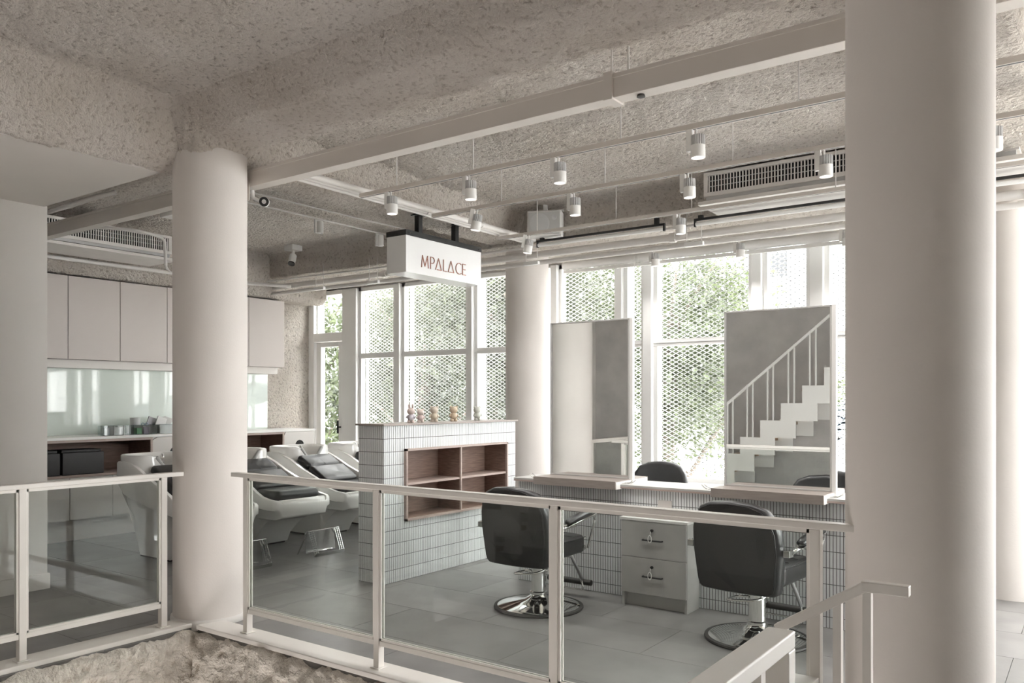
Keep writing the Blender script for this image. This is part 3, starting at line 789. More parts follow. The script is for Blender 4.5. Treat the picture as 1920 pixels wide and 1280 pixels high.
# inner faces in walnut
MB().box(-.099, DX + .01, ny1 - fr - .002, ny1 - fr, nz0 + fr, nz1 - fr).box(-.099, DX + .01, .033, .035, nz0 + fr, nz1 - fr).box(-.099, DX + .01, ny0 + fr, ny0 + fr + .002, nz0 + fr, nz1 - fr).box(-.099, DX + .01, .052, .054, nz0 + fr, nz1 - fr).box(-.099, DX + .01, ny0 + fr, ny1 - fr, nz1 - fr - .002, nz1 - fr).box(-.099, DX, ny0 + fr, ny1 - fr, nz0 + fr, nz0 + fr + .002).build('niche_lining', 'wood', dv)

# small ornaments on the divider (plain stand-alone figurines)
def figurine(x, y, h, c_body, c_head, ears, label):
    t = empty('figurine', (x, y, DH + .0145), rz=random.uniform(-.3, .6) + .6, label=label, cat='figurine', group='small figurines on the tiled divider')
    c_body = tuple(.6 * q + .16 for q in c_body); c_head = tuple(.6 * q + .18 for q in c_head)
    mb_, mh_ = mat('fig_body', c_body, .35), mat('fig_head', c_head, .35)
    s = h / .15
    MB().lathe([(0, .018 * s), (.022 * s, .02 * s), (.031 * s, .038 * s), (.027 * s, .06 * s), (.014 * s, .075 * s), (0, .078 * s)], 18).build('body', mb_, t, smooth=True)
    for sx in (-1, 1):
        MB().lathe([(0, 0), (.014 * s, .001), (.016 * s, .012 * s), (.011 * s, .026 * s), (0, .03 * s)], 12, T(sx * .016 * s, -.004, 0)).build('foot', mh_, t, smooth=True)
        MB().tube([(sx * .024 * s, 0, .062 * s), (sx * .036 * s, -.01 * s, .04 * s)], .0085 * s, 8).build('arm', mb_, t, smooth=True)
        if ears == 'long':
            MB().lathe([(0, 0), (.009 * s, .006 * s), (.010 * s, .03 * s), (0, .045 * s)], 10, T(sx * .016 * s, 0, .118 * s)).build('ear', mh_, t, smooth=True)
        else:
            MB().lathe([(0, 0), (.012 * s, .004 * s), (.012 * s, .014 * s), (0, .02 * s)], 10, T(sx * .024 * s, 0, .11 * s)).build('ear', mh_, t, smooth=True)
    n = 20
    MB().rings([[(.034 * s * math.sin(PI * k / 10) * math.cos(2 * PI * i / n), .031 * s * math.sin(PI * k / 10) * math.sin(2 * PI * i / n), .095 * s - .031 * s * math.cos(PI * k / 10)) for i in range(n)] for k in range(1, 10)]).build('head', mh_, t, smooth=True)
figurine(-4.79, 5.17, .155, (.62, .58, .66), (.66, .50, .44), 'long', 'small pale lilac figurine with peach head, leftmost on the tiled divider')
figurine(-4.77, 5.27, .14, (.66, .48, .44), (.68, .55, .48), 'round', 'small pinkish figurine, second from the left on the divider')
figurine(-4.79, 5.47, .165, (.66, .55, .38), (.68, .55, .42), 'round', 'small cream-coloured figurine standing in the middle of the divider top')
figurine(-4.79, 5.74, .165, (.50, .34, .17), (.55, .38, .20), 'round', 'small caramel-brown figurine on the divider')
figurine(-4.79, 6.09, .16, (.50, .53, .45), (.58, .60, .52), 'round', 'small grey-green figurine, rightmost on the tiled divider')

# styling station wall
st = empty('styling_counter', (-1.8, 5.725, 0), label='long low styling counter faced with white finger tiles', cat='counter')
SX0, SX1 = -2.13, 1.0
MB().box(SX0, SX1, -.17, .17, 0, .825).build('core', 'grout', st)
tiles_on(st, 'front_tiles', (SX0, -.17, 0), (1, 0, 0), 2.13 + 1.0, .825, (0, -1, 0))
tiles_on(st, 'end_tiles', (SX0, -.17, 0), (0, 1, 0), .34, .825, (-1, 0, 0))
MB().box(SX0 - .03, SX1, -.20, .20, .838, .852).build('countertop', 'marble', st)
MB().box(SX0 - .03, SX1, -.20, .20, .825, .838).build('countertop_edge', 'woodedge', st)
for xx in (-.80, -.33, .80):
    o = MB().box(xx - .055, xx + .055, -.187, -.176, .70, .755).build('socket_plate', 'cabinet_low', st, bevel=.003)

# mirrors with shelf
def mirror(xa, xb, label):
    cx = (xa + xb) / 2; hw = (xb - xa) / 2
    t = empty('styling_mirror', (cx, 5.72, .853), label=label, cat='mirror')
    b = .012; z1 = 1.285
    MB().box(-hw + b, hw - b, -.012, .012, .035, z1 - b).build('mirror_glass', 'mirror', t)
    MB().box(-hw, -hw + b, -.022, .022, .03, z1).box(hw - b, hw, -.022, .022, .03, z1).box(-hw, hw, -.022, .022, z1 - b, z1).box(-hw, hw, -.022, .022, .026, .036).build('mirror_frame', 'bezel', t, bevel=.002)
    MB().box(hw, hw + .028, -.018, .018, .0, z1 + .002).build('side_post', 'white', t, bevel=.002)
    MB().box(-hw - .0, hw + .01, -.265, .265, -.002, .026).build('shelf_board', 'shelfwood', t)
    MB().box(-hw - .0, hw + .014, -.272, -.262, -.035, .027).build('shelf_lip', 'shelfwood', t)
    MB().box(-hw, hw + .014, .262, .272, -.035, .027).build('shelf_lip', 'shelfwood', t)
    MB().box(hw + .009, hw + .016, -.262, .262, -.035, .020).build('shelf_side', 'white', t)
    for s in (-1, 1):
        for k, yy in enumerate((-.17, -.12)):
            x = s * (hw + .01)
            MB().tube([tuple(p) for p in smoothpath([(x, yy, .008), (x + s * .07, yy, .008), (x + s * .10, yy, .035)], .03)], .0035, 8).build('tool_hook', 'chrome', t, smooth=True)
mirror(-3.71, -2.975, 'tall frameless mirror on the counter reflecting a white column, left one')
mirror(-2.205, -1.455, 'tall mirror on the counter reflecting the white zigzag stairs, right one')

# drawer cabinet
dc = empty('drawer_cabinet', (-2.585, 5.435, 0), label='grey marbled two-drawer cabinet against the tiled counter', cat='cabinet')
MB().box(-.255, -.235, -.105, .105, 0, .625).box(.235, .255, -.105, .105, 0, .625).box(-.235, .235, .08, .105, .09, .625).box(-.235, .235, -.07, -.05, 0.0, .10).build('carcass', 'marble', dc)
MB().box(-.265, .265, -.125, .108, .625, .643).build('top_board', 'white', dc)
for z0, z1 in ((.10, .36), (.364, .622)):
    dd = MB().box(-.253, .253, -.122, -.106, z0, z1).build('drawer', 'marble', dc, bevel=.0015)
    zc = (z0 + z1) / 2
    MB().tube([(-.075, -.122, zc), (-.075, -.14, zc), (.075, -.14, zc), (.075, -.122, zc)], .006, 8).build('handle', 'black', dd)
    MB().tube([(-.005, -.122, zc + .07), (-.005, -.134, zc + .07)], .011, 12).build('lock', 'black', dd)
    MB().tube([tuple(Vector((-.012 + .014 * math.cos(a), -.148, zc + .012 + .026 * math.sin(a)))) for a in [2 * PI * i / 16 for i in range(16)]], .003, 6, closed=True).tube([(-.008, -.14, zc + .065), (-.010, -.148, zc + .038)], .002, 6).build('key_ring', 'white', dd, smooth=True)

# ------------------------------------------------------------------ styling chairs
def pillow(outline, t, e, f=None, mb=None):
    """outline (a,b) closed polygon in a plane; thickness t with rounded edge e; f maps (a, b, c)->xyz"""
    n = len(outline); cx = sum(p[0] for p in outline) / n; cy = sum(p[1] for p in outline) / n
    def inset(k):
        out = []
        for i in range(n):
            p = Vector(outline[i]); a = Vector(outline[i - 1]); b = Vector(outline[(i + 1) % n])
            tt = (b - a).normalized(); nn = Vector((-tt.y, tt.x))
            if nn.dot(Vector((cx, cy)) - p) < 0: nn = -nn
            out.append(p + nn * k)
        return out
    R = []
    steps = 5
    for s in range(steps + 1):
        a = PI / 2 * s / steps; R.append([(*q, -t / 2 + e * (1 - math.sin(a))) for q in inset(e * (1 - math.sin(a)) if False else e * (1 - math.sin(a)))])
    # simple rounded profile: from back inset to front inset
    R = []
    for s in range(steps + 1):
        a = PI / 2 * s / steps
        R.append([(q[0], q[1], -t / 2 + e * (1 - math.sin(a))) for q in inset(e * (1 - math.sin(a + PI / 2) * 0 - (math.sin(a))) * 1.0 if False else e * (1 - math.sin(a)))])
    R2 = [[(q[0], q[1], -q[2]) for q in r] for r in reversed(R)]
    R = [[(q[0], q[1], -t / 2) for q in inset(e * 1.0)]] + R[0:0] + [[(q[0], q[1], -t / 2 + e * (1 - math.cos(PI / 2 * s / steps))) for q in inset(e * (1 - math.sin(PI / 2 * s / steps)))] for s in range(1, steps + 1)]
    R = R + [[(q[0], q[1], -q[2]) for q in r] for r in reversed(R)]
    if f: R = [[f(*q) for q in r] for r in R]
    mb = mb or MB()
    return mb.rings(R)

def rrect(x0, x1, y0, y1, r, n=6, r2=None):
    r2 = r if r2 is None else r2
    out = []
    for cx, cy, a0, rr in ((x1 - r2, y0 + r2, -90, r2), (x1 - r, y1 - r, 0, r), (x0 + r, y1 - r, 90, r), (x0 + r2, y0 + r2, 180, r2)):
        for k in range(n + 1):
            a = math.radians(a0 + 90 * k / n); out.append((cx + rr * math.cos(a), cy + rr * math.sin(a)))
    return out
def dens(poly, step=.04):
    out = []
    for i in range(len(poly)):
        a = Vector(poly[i]); b = Vector(poly[(i + 1) % len(poly)]); k = max(1, int((b - a).length / step))
        out += [tuple(a + (b - a) * j / k) for j in range(k)]
    return out

def make_chair():
    t = empty('styling_chair', (0, 0, 0), cat='chair')
    b = MB().lathe([(0, .0), (.318, .0), (.325, .008), (.322, .018), (.30, .022), (.30, .010), (0, .010)], 56).build('base_ring', 'darkrubber', t, smooth=35)
    MB().lathe([(.30, .012), (.30, .020), (.27, .028), (.18, .043), (.10, .062), (.065, .085), (.058, .10), (0, .10)], 56).build('base_dome', 'chrome', t, smooth=35)
    MB().lathe([(.058, .095), (.062, .10), (.062, .115), (.053, .12), (.053, .33), (.045, .335), (.042, .37), (.0, .37)], 32).build('hydraulic_pole', 'chrome', t, smooth=35)
    MB().tube([tuple(p) for p in smoothpath([(.062, -.02, .275), (.0, -.06, .25), (-.15, -.065, .235), (-.175, -.06, .232), (-.165, .05, .235), (.062, .03, .27)], .03)], .008, 8).build('pump_lever', 'chrome', t, smooth=True)
    MB().box(-.12, .12, -.14, .14, .355, .385).build('seat_plate', 'black', t, bevel=.006)
    # seat
    def fs(a, bb, c):
        bul = .012 * (1 - (a / .26) ** 2)
        return (a, bb, c + .445 + (bul if c > 0 else 0))
    seat = pillow(dens(rrect(-.245, .245, -.20, .27, .05)), .125, .03, fs).build('seat', 'leather', t, smooth=35)
    MB().tube([(.2465 * sx, yy, .497) for sx, yy in ((-1, -.15), (-1, .25))], .003, 6).tube([(.2465, -.15, .497), (.2465, .25, .497)], .003, 6).tube([(-.2, .271, .497), (.2, .271, .497)], .003, 6).build('piping', 'leather_back', seat, smooth=True)
    for yy in (-.05, .1):
        MB().tube([(-.22, yy, .5135), (-.1, yy, .5185), (.1, yy, .5185), (.22, yy, .5135)], .0025, 6).build('seam', 'leather_back', seat, smooth=True)
    # back shell
    def fb(a, bb, c):
        y = -.245 - (bb - .38) * .13 - .05 * (1 - min(1, (a / .28) ** 2)) + c
        return (a, y, bb)
    out = [(-.225, .345), (.225, .345), (.25, .36), (.262, .40), (.282, .60), (.277, .72), (.256, .79), (.208, .858), (.13, .890), (0, .902), (-.13, .890), (-.208, .858), (-.256, .79), (-.277, .72), (-.282, .60), (-.262, .40), (-.25, .36)]
    back = pillow(dens(out, .05), .10, .035, fb).build('backrest', 'leather', t, smooth=35)
    def fo(a, bb, c):
        y = -.245 - (bb - .38) * .13 - .05 * (1 - min(1, (a / .28) ** 2)) + c - .0508
        return (a, y, bb)
    ins = [(x * .90, .612 + (z - .612) * .93) for x, z in out]
    MB().rings([[fo(x, z, c) for x, z in dens(ins, .05)] for c in (-.003, .004)]).build('back_panel', 'leather_back', back, smooth=35)
    ring = [fo(x * .915, .612 + (z - .612) * .942, 0) for x, z in dens(out, .05)]
    MB().tube(ring, .0035, 6, closed=True).build('piping', 'black', back, smooth=True)
    for s in (-1, 1):
        arm = MB().box(-.012, .012, -.255, .0, .607, .619).box(-.02, .02, -.30, -.24, .59, .63)
        arm.v = [(v[0] * 1.0 + s * .305, v[1], v[2]) for v in arm.v]
        a = arm.build('arm_bracket', 'chrome', t, bevel=.003)
        MB().box(s * .29 - .035, s * .29 + .035, -.27, -.225, .600, .622).build('arm_joint', 'chrome', a, bevel=.004)
        pts = smoothpath([(s * .315, -.23, .613), (s * .325, -.05, .632), (s * .325, .22, .665), (s * .322, .262, .64), (s * .275, .235, .42)], .035)
        MB().tube([tuple(p) for p in pts], .009, 8).build('arm_frame', 'chrome', t, smooth=True)
        n = 14
        R = []
        for k, (yy, zz, rx, rz) in enumerate(((-.15, .655, .006, .004), (-.14, .656, .024, .018), (-.09, .663, .031, .026), (.05, .681, .031, .026), (.20, .700, .030, .024), (.25, .706, .024, .016), (.26, .707, .006, .004))):
            R.append([(s * .327 + rx * math.cos(2 * PI * i / n), yy, zz + rz * math.sin(2 * PI * i / n)) for i in range(n)])
        ar = MB().rings(R).build('armrest', 'leather', t, smooth=True)
        MB().bar((s * .327, -.16, .628), (s * .327, .255, .681), .045, .008).build('arm_plate', 'chrome', ar, bevel=.002)
        MB().tube([(s * .245, .215, .425), (s * .262, .215, .425)], .016, 14).build('arm_bolt', 'chrome', t, smooth=40)
    for s in (-1, 1):
        MB().tube([(s * .07, .10, .375), (s * .10, .30, .33), (s * .12, .42, .14)], .013, 10).build('footrest_strut', 'finned', t, smooth=True)
    MB().tube([(-.19, .44, .115), (.19, .44, .115)], .022, 14).build('footrest_bar', 'darkrubber', t, smooth=40)
    MB().tube([tuple(p) for p in smoothpath([(-.12, .41, .14), (-.14, .42, .06), (.14, .42, .06), (.12, .41, .14)], .03)], .007, 8).build('footrest_loop', 'chrome', t, smooth=True)
    return t
ch = make_chair()
spots_c = [(-3.29, 4.90, .02, 'black leather styling chair on a chrome base before the left mirror'),
           (-1.735, 5.04, -.08, 'black leather styling chair beside the drawer cabinet, nearest the thick column'),
           (-3.42, 6.95, PI + .1, 'black styling chair beyond the counter, back visible right of the left mirror'),
           (-1.86, 6.90, PI - .05, 'black styling chair beyond the counter, peeping out right of the stair mirror')]
for i, (x, y, rz, lb) in enumerate(spots_c):
    o = ch if i == 0 else copy_tree(ch)
    o.location = (x, y, 0.0); o.rotation_euler = (0, 0, rz)
    tag(o, lb, 'chair', 'black styling chairs around the tiled counter')

# ------------------------------------------------------------------ shampoo units
def sup(w1, w2, h, n=28, p=3.2):
    pass
def make_shampoo():
    t = empty('shampoo_unit', (0, 0, 0), cat='shampoo chair')
    # u: from back (0) to foot (1.55) ; local x = u, y = v
    S = [  # u, halfwidth, rim z, rim bottom z, lower z, base halfwidth, base z, inner floor z
        (0.04, .31, .90, .70, .58, .22, .50, .62),
        (0.20, .335, .925, .60, .46, .21, .20, .55),
        (0.32, .345, .90, .57, .42, .235, .02, .50),
        (0.50, .35, .835, .54, .40, .235, .02, .45),
        (0.70, .352, .745, .50, .37, .235, .02, .42),
        (0.82, .354, .70, .485, .36, .235, .02, .41),
        (0.90, .357, .672, .47, .345, .21, .12, .40),
        (1.00, .359, .632, .46, .34, .22, .22, .40),
        (1.10, .36, .592, .45, .335, .235, .275, .40),
        (1.22, .362, .555, .44, .335, .25, .315, .40),
        (1.36, .36, .535, .43, .335, .27, .33, .40),
        (1.42, .352, .53, .43, .335, .28, .335, .42),
        (1.445, .35, .528, .43, .338, .275, .337, .49),
        (1.46, .345, .527, .43, .342, .27, .34, .524),
        (1.50, .335, .52, .43, .35, .262, .348, .518),
        (1.53, .315, .495, .435, .37, .25, .365, .492)]
    R = []
    for (u, w_, zt, zr, zl, wb, zb, zi) in S:
        u = u if u < 1 else 1 + (u - 1) * .72
        th = .055
        half = [(w_ - th - .01, zi), (w_ - th, zt - .02), (w_ - th + .012, zt), (w_ - .01, zt), (w_, zt - .015), (w_ + .002, zr + .02), (w_, zr), (w_ - .03, zr - .015), (w_ - .055, zl), (wb + .02, zl - .3 * (zl - zb)), (wb, zb)]
        ring = [(u, v, z) for v, z in half] + [(u, -v, z) for v, z in reversed(half)]
        R.append(ring)
    mb = MB().rings(R, True, True)
    mb.build('shell', 'gloss', t, smooth=50)
    MB().box(.30, .80, -.22, .22, 0, .02).build('plinth', 'darkrubber', t)
    # basin
    n = 40; R = []
    def plan(a, hu, hv, cu, p=3.0):
        c, s = math.cos(a), math.sin(a)
        return (cu + hu * abs(c) ** (2 / p) * (1 if c > 0 else -1), hv * abs(s) ** (2 / p) * (1 if s > 0 else -1))
    def rimz(u, v, z, amt):
        return z - amt * .13 * math.exp(-(v / .13) ** 4) * max(0, min(1, (u - .22) / .15)) + amt * .0 * v
    prof = [(.17, .22, .30, .40, 0), (.20, .27, .27, .55, 0), (.225, .31, .25, .70, 0), (.235, .33, .245, .85, .6), (.235, .335, .24, .94, 1), (.232, .332, .24, .965, 1), (.222, .322, .24, .972, 1), (.205, .29, .235, .965, 1), (.19, .25, .23, .93, .9), (.175, .22, .225, .86, .5), (.14, .17, .22, .80, .1), (.06, .07, .22, .785, 0)]
    for hu, hv, cu, z, amt in prof:
        r_ = []
        for i in range(n):
            u, v = plan(2 * PI * i / n, hu, hv, cu)
            r_.append((u, v, rimz(u, v, z, amt)))
        R.append(r_)
    bs = MB().rings(R).build('basin', 'gloss', t, smooth=50)
    nk = [(.445 + .012, v, .972 - .13 * math.exp(-(v / .13) ** 4) - .0) for v in [-.15 + .03 * i for i in range(11)]]
    MB().tube(nk, .020, 10).build('neck_rest', 'cloth_grey', bs, smooth=True)
    tp = MB().tube([tuple(p) for p in smoothpath([(.09, .12, .86), (.10, .11, .94), (.16, .09, .955), (.20, .07, .92)], .03)], .014, 10)
    tp.lathe([(0, 0), (.024, 0), (.024, .03), (0, .03)], 16, T(.09, .12, .86)).build('faucet', 'chrome', bs, smooth=True)
    MB().lathe([(0, 0), (.025, 0), (.022, .005), (0, .006)], 16, T(.22, 0, .787)).build('drain', 'chrome', bs, smooth=True)
    # cushions
    def cu_(u0, z0, u1, z1):
        a = math.atan2(z1 - z0, u1 - u0); L = math.hypot(u1 - u0, z1 - z0)
        def f(p, q, c): return (u0 + (p) * math.cos(a) - c * math.sin(a), q, z0 + p * math.sin(a) + c * math.cos(a))
        return f, L
    f, L = cu_(.48, .85, .95, .60)
    k = pillow(dens(rrect(0, L * .42, -.235, .235, .04)), .08, .03, f).build('back_cushion', 'leather', t, smooth=35)
    pillow(dens(rrect(L * .43, L, -.25, .25, .04)), .09, .035, f).build('lumbar_cushion', 'leather', t, smooth=35)
    f, L = cu_(.93, .55, 1.30, .545)
    sc_ = pillow(dens(rrect(0, L, -.27, .27, .06)), .12, .045, f).build('seat_cushion', 'leather', t, smooth=35)
    MB().tube([(.52, .0, .872), (.70, 0, .777)], .0022, 6).build('seam', 'black', t)
    return t
su = make_shampoo()
lab = ['white shampoo unit half hidden behind the left railing glass, farthest left',
       'white shampoo unit with black cushions just right of the corner column',
       'white shampoo unit with folded black cushions left of the tiled divider',
       'white shampoo unit mostly hidden behind the tiled divider']
for i, yc in enumerate((4.48, 5.35, 6.22, 7.09)):
    o = su if i == 0 else copy_tree(su)
    o.location = (-7.76, yc, 0); o.rotation_euler = (0, 0, 0)
    tag(o, lab[i], 'shampoo chair', 'white shampoo units before the cabinet wall')

def footrest(x, y, label):
    t = empty('footrest', (x, y, 0), label=label, cat='footrest', group='steel footrests before the shampoo units')
    # A-shaped bent plate: sloping perforated front, back leg
    hw = .185
    prof = [(-.13, .0), (.02, .235), (.035, .24), (.045, .235), (.13, .012), (.13, .0)]
    for s in (-1, 1):
        # perforated front flange: strip with holes as separate rungs
        fl = MB()
        a = Vector((.045, 0, .235)); b = Vector((.13, 0, .014))
        ys = [s * hw - s * .05, s * hw - s * .025, s * hw]
        for yy in ys: fl.bar(a + Vector((0, yy, 0)), b + Vector((0, yy, 0)), .008, .003)
        for k in range(12):
            p = a + (b - a) * (k + .3) / 12
            fl.box(p.x - .003, p.x + .003, min(ys[0], ys[2]), max(ys[0], ys[2]), p.z - .003, p.z + .003)
        fl.build('perforated_flange', 'steelplate', t, kind='stuff')
        MB().prism([(-.13, 0), (-.115, 0), (.03, .225), (.03, .24), (.02, .24)], 'y', s * hw - .002, s * hw + .002).build('side_plate', 'steelplate', t)
    MB().prism([(-.02, .225), (.045, .240), (.048, .236), (-.02, .221)], 'y', -hw - .01, hw + .01).build('top_plate', 'steelplate', t)
    MB().prism([(.118, 0), (.135, 0), (.135, .03), (.131, .03), (.129, .012), (.118, .006)], 'y', -hw, hw).build('front_lip', 'steelplate', t)
    MB().prism([(-.02, .225), (-.016, .225), (.0, .02), (-.004, .02)], 'y', -hw, hw).build('back_plate', 'steelplate', t)
    MB().tube([(.02, -hw + .04, .03), (.02, hw - .06, .03)], .006, 8).build('crossbar', 'chrome', t)
footrest(-6.18, 5.38, 'steel perforated footrest on the floor near the tiled divider')
footrest(-6.18, 4.51, 'steel perforated footrest half hidden by the railing post at the corner column')

# ------------------------------------------------------------------ cabinet wall
CX = -8.8
def door_part(parent, x, y0, y1, z0, z1, m, name='door'):
    return MB().box(x - .018, x, y0 + .003, y1 - .003, z0 + .002, z1 - .002).build(name, m, parent)
def base_open(y0, y1, nd, label, left_hidden=False):
    t = empty('base_cabinet', (CX, (y0 + y1) / 2, 0), label=label, cat='cabinet'); h = (y1 - y0) / 2
    MB().box(-.5, -.08, -h, h, 0, .22).build('plinth', 'cabinet_low', t)
    MB().box(-.5, -.02, -h, h, .22, .675).box(-.5, -.48, -h, h, .675, 1.07).build('carcass', 'cabinet_low', t)
    wdt = 2 * h / nd
    for k in range(nd): door_part(t, 0, -h + k * wdt, -h + (k + 1) * wdt, .225, .672, 'cabinet_low')
    MB().box(-.47, .004, -h, h, .675, .70).box(-.47, .004, -h, h, 1.045, 1.07).box(-.47, .004, -h, -h + .025, .70, 1.045).box(-.47, .004, h - .025, h, .70, 1.045).build('niche_frame', 'woodedge', t)
    MB().box(-.47, -.46, -h + .025, h - .025, .70, 1.045).box(-.46, -.003, h - .028, h - .025, .70, 1.045).box(-.46, -.003, -h + .025, -h + .028, .70, 1.045).box(-.46, -.003, -h + .03, h - .03, 1.043, 1.045).build('niche_lining', 'wood', t)
    return t
def base_panel(y0, y1, label):
    t = empty('base_cabinet', (CX, (y0 + y1) / 2, 0), label=label, cat='cabinet'); h = (y1 - y0) / 2
    MB().box(-.5, -.08, -h, h, 0, .22).build('plinth', 'cabinet_low', t)
    MB().box(-.5, -.02, -h, h, .22, 1.07).build('carcass', 'cabinet_low', t)
    # panel with round hand hole: ring polygon strips
    hz, r = .88, .075; n = 32
    outer = []; inner = []
    z0, z1 = .675, 1.068; b = h - .0015
    for i in range(n):
        a = 2 * PI * (i + .5) / n; c, s = math.cos(a), math.sin(a)
        k = min(b / abs(c) if abs(c) > 1e-6 else 9, ((z1 - hz) if s > 0 else (hz - z0)) / abs(s) if abs(s) > 1e-6 else 9)
        outer.append((0, c * k, hz + s * k)); inner.append((0, c * r, hz + s * r))
    back_in = [(-.018, p[1], p[2]) for p in inner]; back_out = [(-.018, p[1], p[2]) for p in outer]
    MB().rings([back_out, outer, inner, back_in], False, False).build('drawer_front', 'cabinet_low', t)
    MB().rings([[(-.017, r * 1.02 * math.cos(2 * PI * i / n), hz + r * 1.02 * math.sin(2 * PI * i / n)) for i in range(n)], [(-.018, .01 * math.cos(2 * PI * i / n), hz + .01 * math.sin(2 * PI * i / n)) for i in range(n)]]).build('hole_shade_disc', 'cavity_shade', t)  # dark disc painted in as the shade of the hole
    door_part(t, 0, -h, h, .225, .672, 'cabinet_low')
    return t
base_open(3.32, 5.17, 4, 'low cabinet with open walnut shelf holding black boxes, left end')
base_panel(5.17, 5.75, 'low cabinet with a round hand hole, partly behind the corner column')
base_open(5.75, 7.03, 2, 'low cabinet with empty walnut shelf, right of the corner column')
base_panel(7.03, 7.55, 'low cabinet with a round hand hole, last one before the glass door')
wt = MB().box(-9.39, CX + .012, 3.32, 7.56, 1.072, 1.10).build('worktop', 'white', bevel=.002)
tag(wt, 'long white worktop over the low cabinets on the left wall', 'worktop')
k = 0
ul = ['behind the left partition edge', 'first full door right of the left partition', 'second full door right of the left partition', 'third one, cut by the corner column', 'hidden behind the corner column', 'just right of the corner column', 'last one, closest to the windows']
for i in range(7):
    y0 = 3.18 + i * .5745 - .005
    t = empty('wall_cabinet', (-9.0, y0 + .287, 1.94), label='taupe wall cabinet, ' + ul[i], cat='cabinet', group='taupe wall cabinets on the left wall')
    MB().box(-.39, -.019, -.286, .286, .0, .895).build('carcass', 'cabinet', t)
    MB().box(-.018, 0, -.2835, .2835, .0, .895).build('door', 'cabinet', t)
sp_ = MB().box(-9.385, -9.37, 3.2, 7.2, 1.10, 1.85).build('splashback', 'splash'); tag(sp_, 'pale green glass splashback between worktop and wall cabinets', 'splashback')
struct(MB().box(-9.39, -9.15, 3.2, 7.2, 1.85, 1.938), 'trim_12', 'plaster')
for y0, y1, lb in ((3.85, 4.155, 'black storage box on the open shelf, cut off by the left partition'), (4.18, 4.62, 'black storage box on the open walnut shelf, wider right one')):
    t = empty('storage_box', (-8.96, (y0 + y1) / 2, .702), label=lb, cat='box'); h = (y1 - y0) / 2
    MB().box(-.14, .14, -h, h, 0, .235).build('box_body', 'blackbox', t, bevel=.006)
    MB().box(-.145, .10, -h + .01, h - .01, .235, .262).build('box_lid', 'black', t, bevel=.006)
# acrylic organisers on the worktop
def organiser(y0, y1, n, label):
    t = empty('organiser', (-8.95, (y0 + y1) / 2, 1.101), label=label, cat='organiser', group='clear organisers on the worktop'); h = (y1 - y0) / 2 - .004; w_ = .07; g = .003
    MB().box(-w_, w_, -h, h, 0, .004).box(-w_, -w_ + g, -h, h, .004, .11).box(w_ - g, w_, -h, h, .004, .11).box(-w_, w_, -h, -h + g, .004, .11).box(-w_, w_, h - g, h, .004, .11).build('box_shell', 'acrylic', t)
    for k in range(1, n):
        yy = -h + 2 * h * k / n; MB().box(-w_, w_, yy - .0015, yy + .0015, .004, .105).build('divider', 'paper', t)
    return t
organiser(4.65, 5.0, 3, 'clear compartment box on the worktop, leftmost')
organiser(5.01, 5.28, 3, 'clear compartment box holding green item and scissors')
organiser(5.29, 5.58, 1, 'clear box full of white paper, beside the corner column')
def clutter(name, mb, m, loc, label, cat, rz=0, ry=0):
    o = mb.build(name, m, bevel=.002); o.location = loc; o.rotation_euler = (ry, 0, rz); tag(o, label, cat); return o
clutter('tissue_pack', MB().box(-.05, .05, -.07, .07, 0, .085), 'paper', (-8.945, 4.83, 1.107), 'white tissue pack inside the leftmost clear box', 'tissue')
clutter('grey_tin', MB().lathe([(0, 0), (.032, 0), (.034, .01), (.034, .075), (.03, .08), (0, .08)], 16), 'finned', (-8.945, 4.71, 1.107), 'small grey tin in the leftmost clear box', 'tin')
clutter('green_box', MB().box(-.04, .04, -.03, .03, 0, .07), 'green_plastic', (-8.93, 5.065, 1.107), 'small green carton in the middle clear box', 'carton')
clutter('lilac_box', MB().box(-.04, .04, -.03, .03, 0, .08), mat('lilac_card', (.42, .36, .44), .6), (-8.93, 5.15, 1.107), 'small lilac carton in the middle clear box', 'carton')
sc1 = empty('scissors', (-8.91, 5.14, 1.20), label='pair of blue-handled scissors standing in the clear box', cat='scissors')
for s in (-1, 1):
    MB().tube([(0, s * .022 + .018 * math.cos(2 * PI * i / 14), .018 + .014 * math.sin(2 * PI * i / 14)) for i in range(14)], .0045, 6, closed=True).build('handle_loop', 'blue_plastic', sc1, smooth=True)
    MB().bar((0, s * .01, .004), (0, -s * .006, -.085), .003, .008).build('blade', 'chrome', sc1)
clutter('paper_stack', MB().box(-.055, .055, -.12, .12, 0, .10), 'paper', (-8.95, 5.435, 1.107), 'stack of white paper filling the right clear box', 'paper')
clutter('grey_jar', MB().lathe([(0, 0), (.045, 0), (.055, .12), (.058, .19), (.052, .19), (.048, .12), (0, .02)], 20), 'finned', (-9.15, 5.16, 1.101), 'grey jar standing behind the clear boxes', 'jar')
clutter('grey_folder', MB().box(-.008, .008, -.05, .05, 0, .2), 'grey_plastic', (-9.10, 5.28, 1.101), 'grey folder leaning behind the clear boxes', 'folder', ry=-.35)
clutter('white_booklet', MB().box(-.008, .008, -.06, .06, 0, .2), 'paper', (-9.06, 5.38, 1.101), 'white booklet leaning behind the clear boxes', 'booklet', ry=-.35)
clutter('hair_clip_fan', MB().prism([(0, 0), (.13, .16), (.02, .2), (-.10, .17)], 'x', -.006, .006), 'cloth_grey', (-9.15, 5.52, 1.101), 'grey fan-shaped sheet behind the paper box', 'sheet')

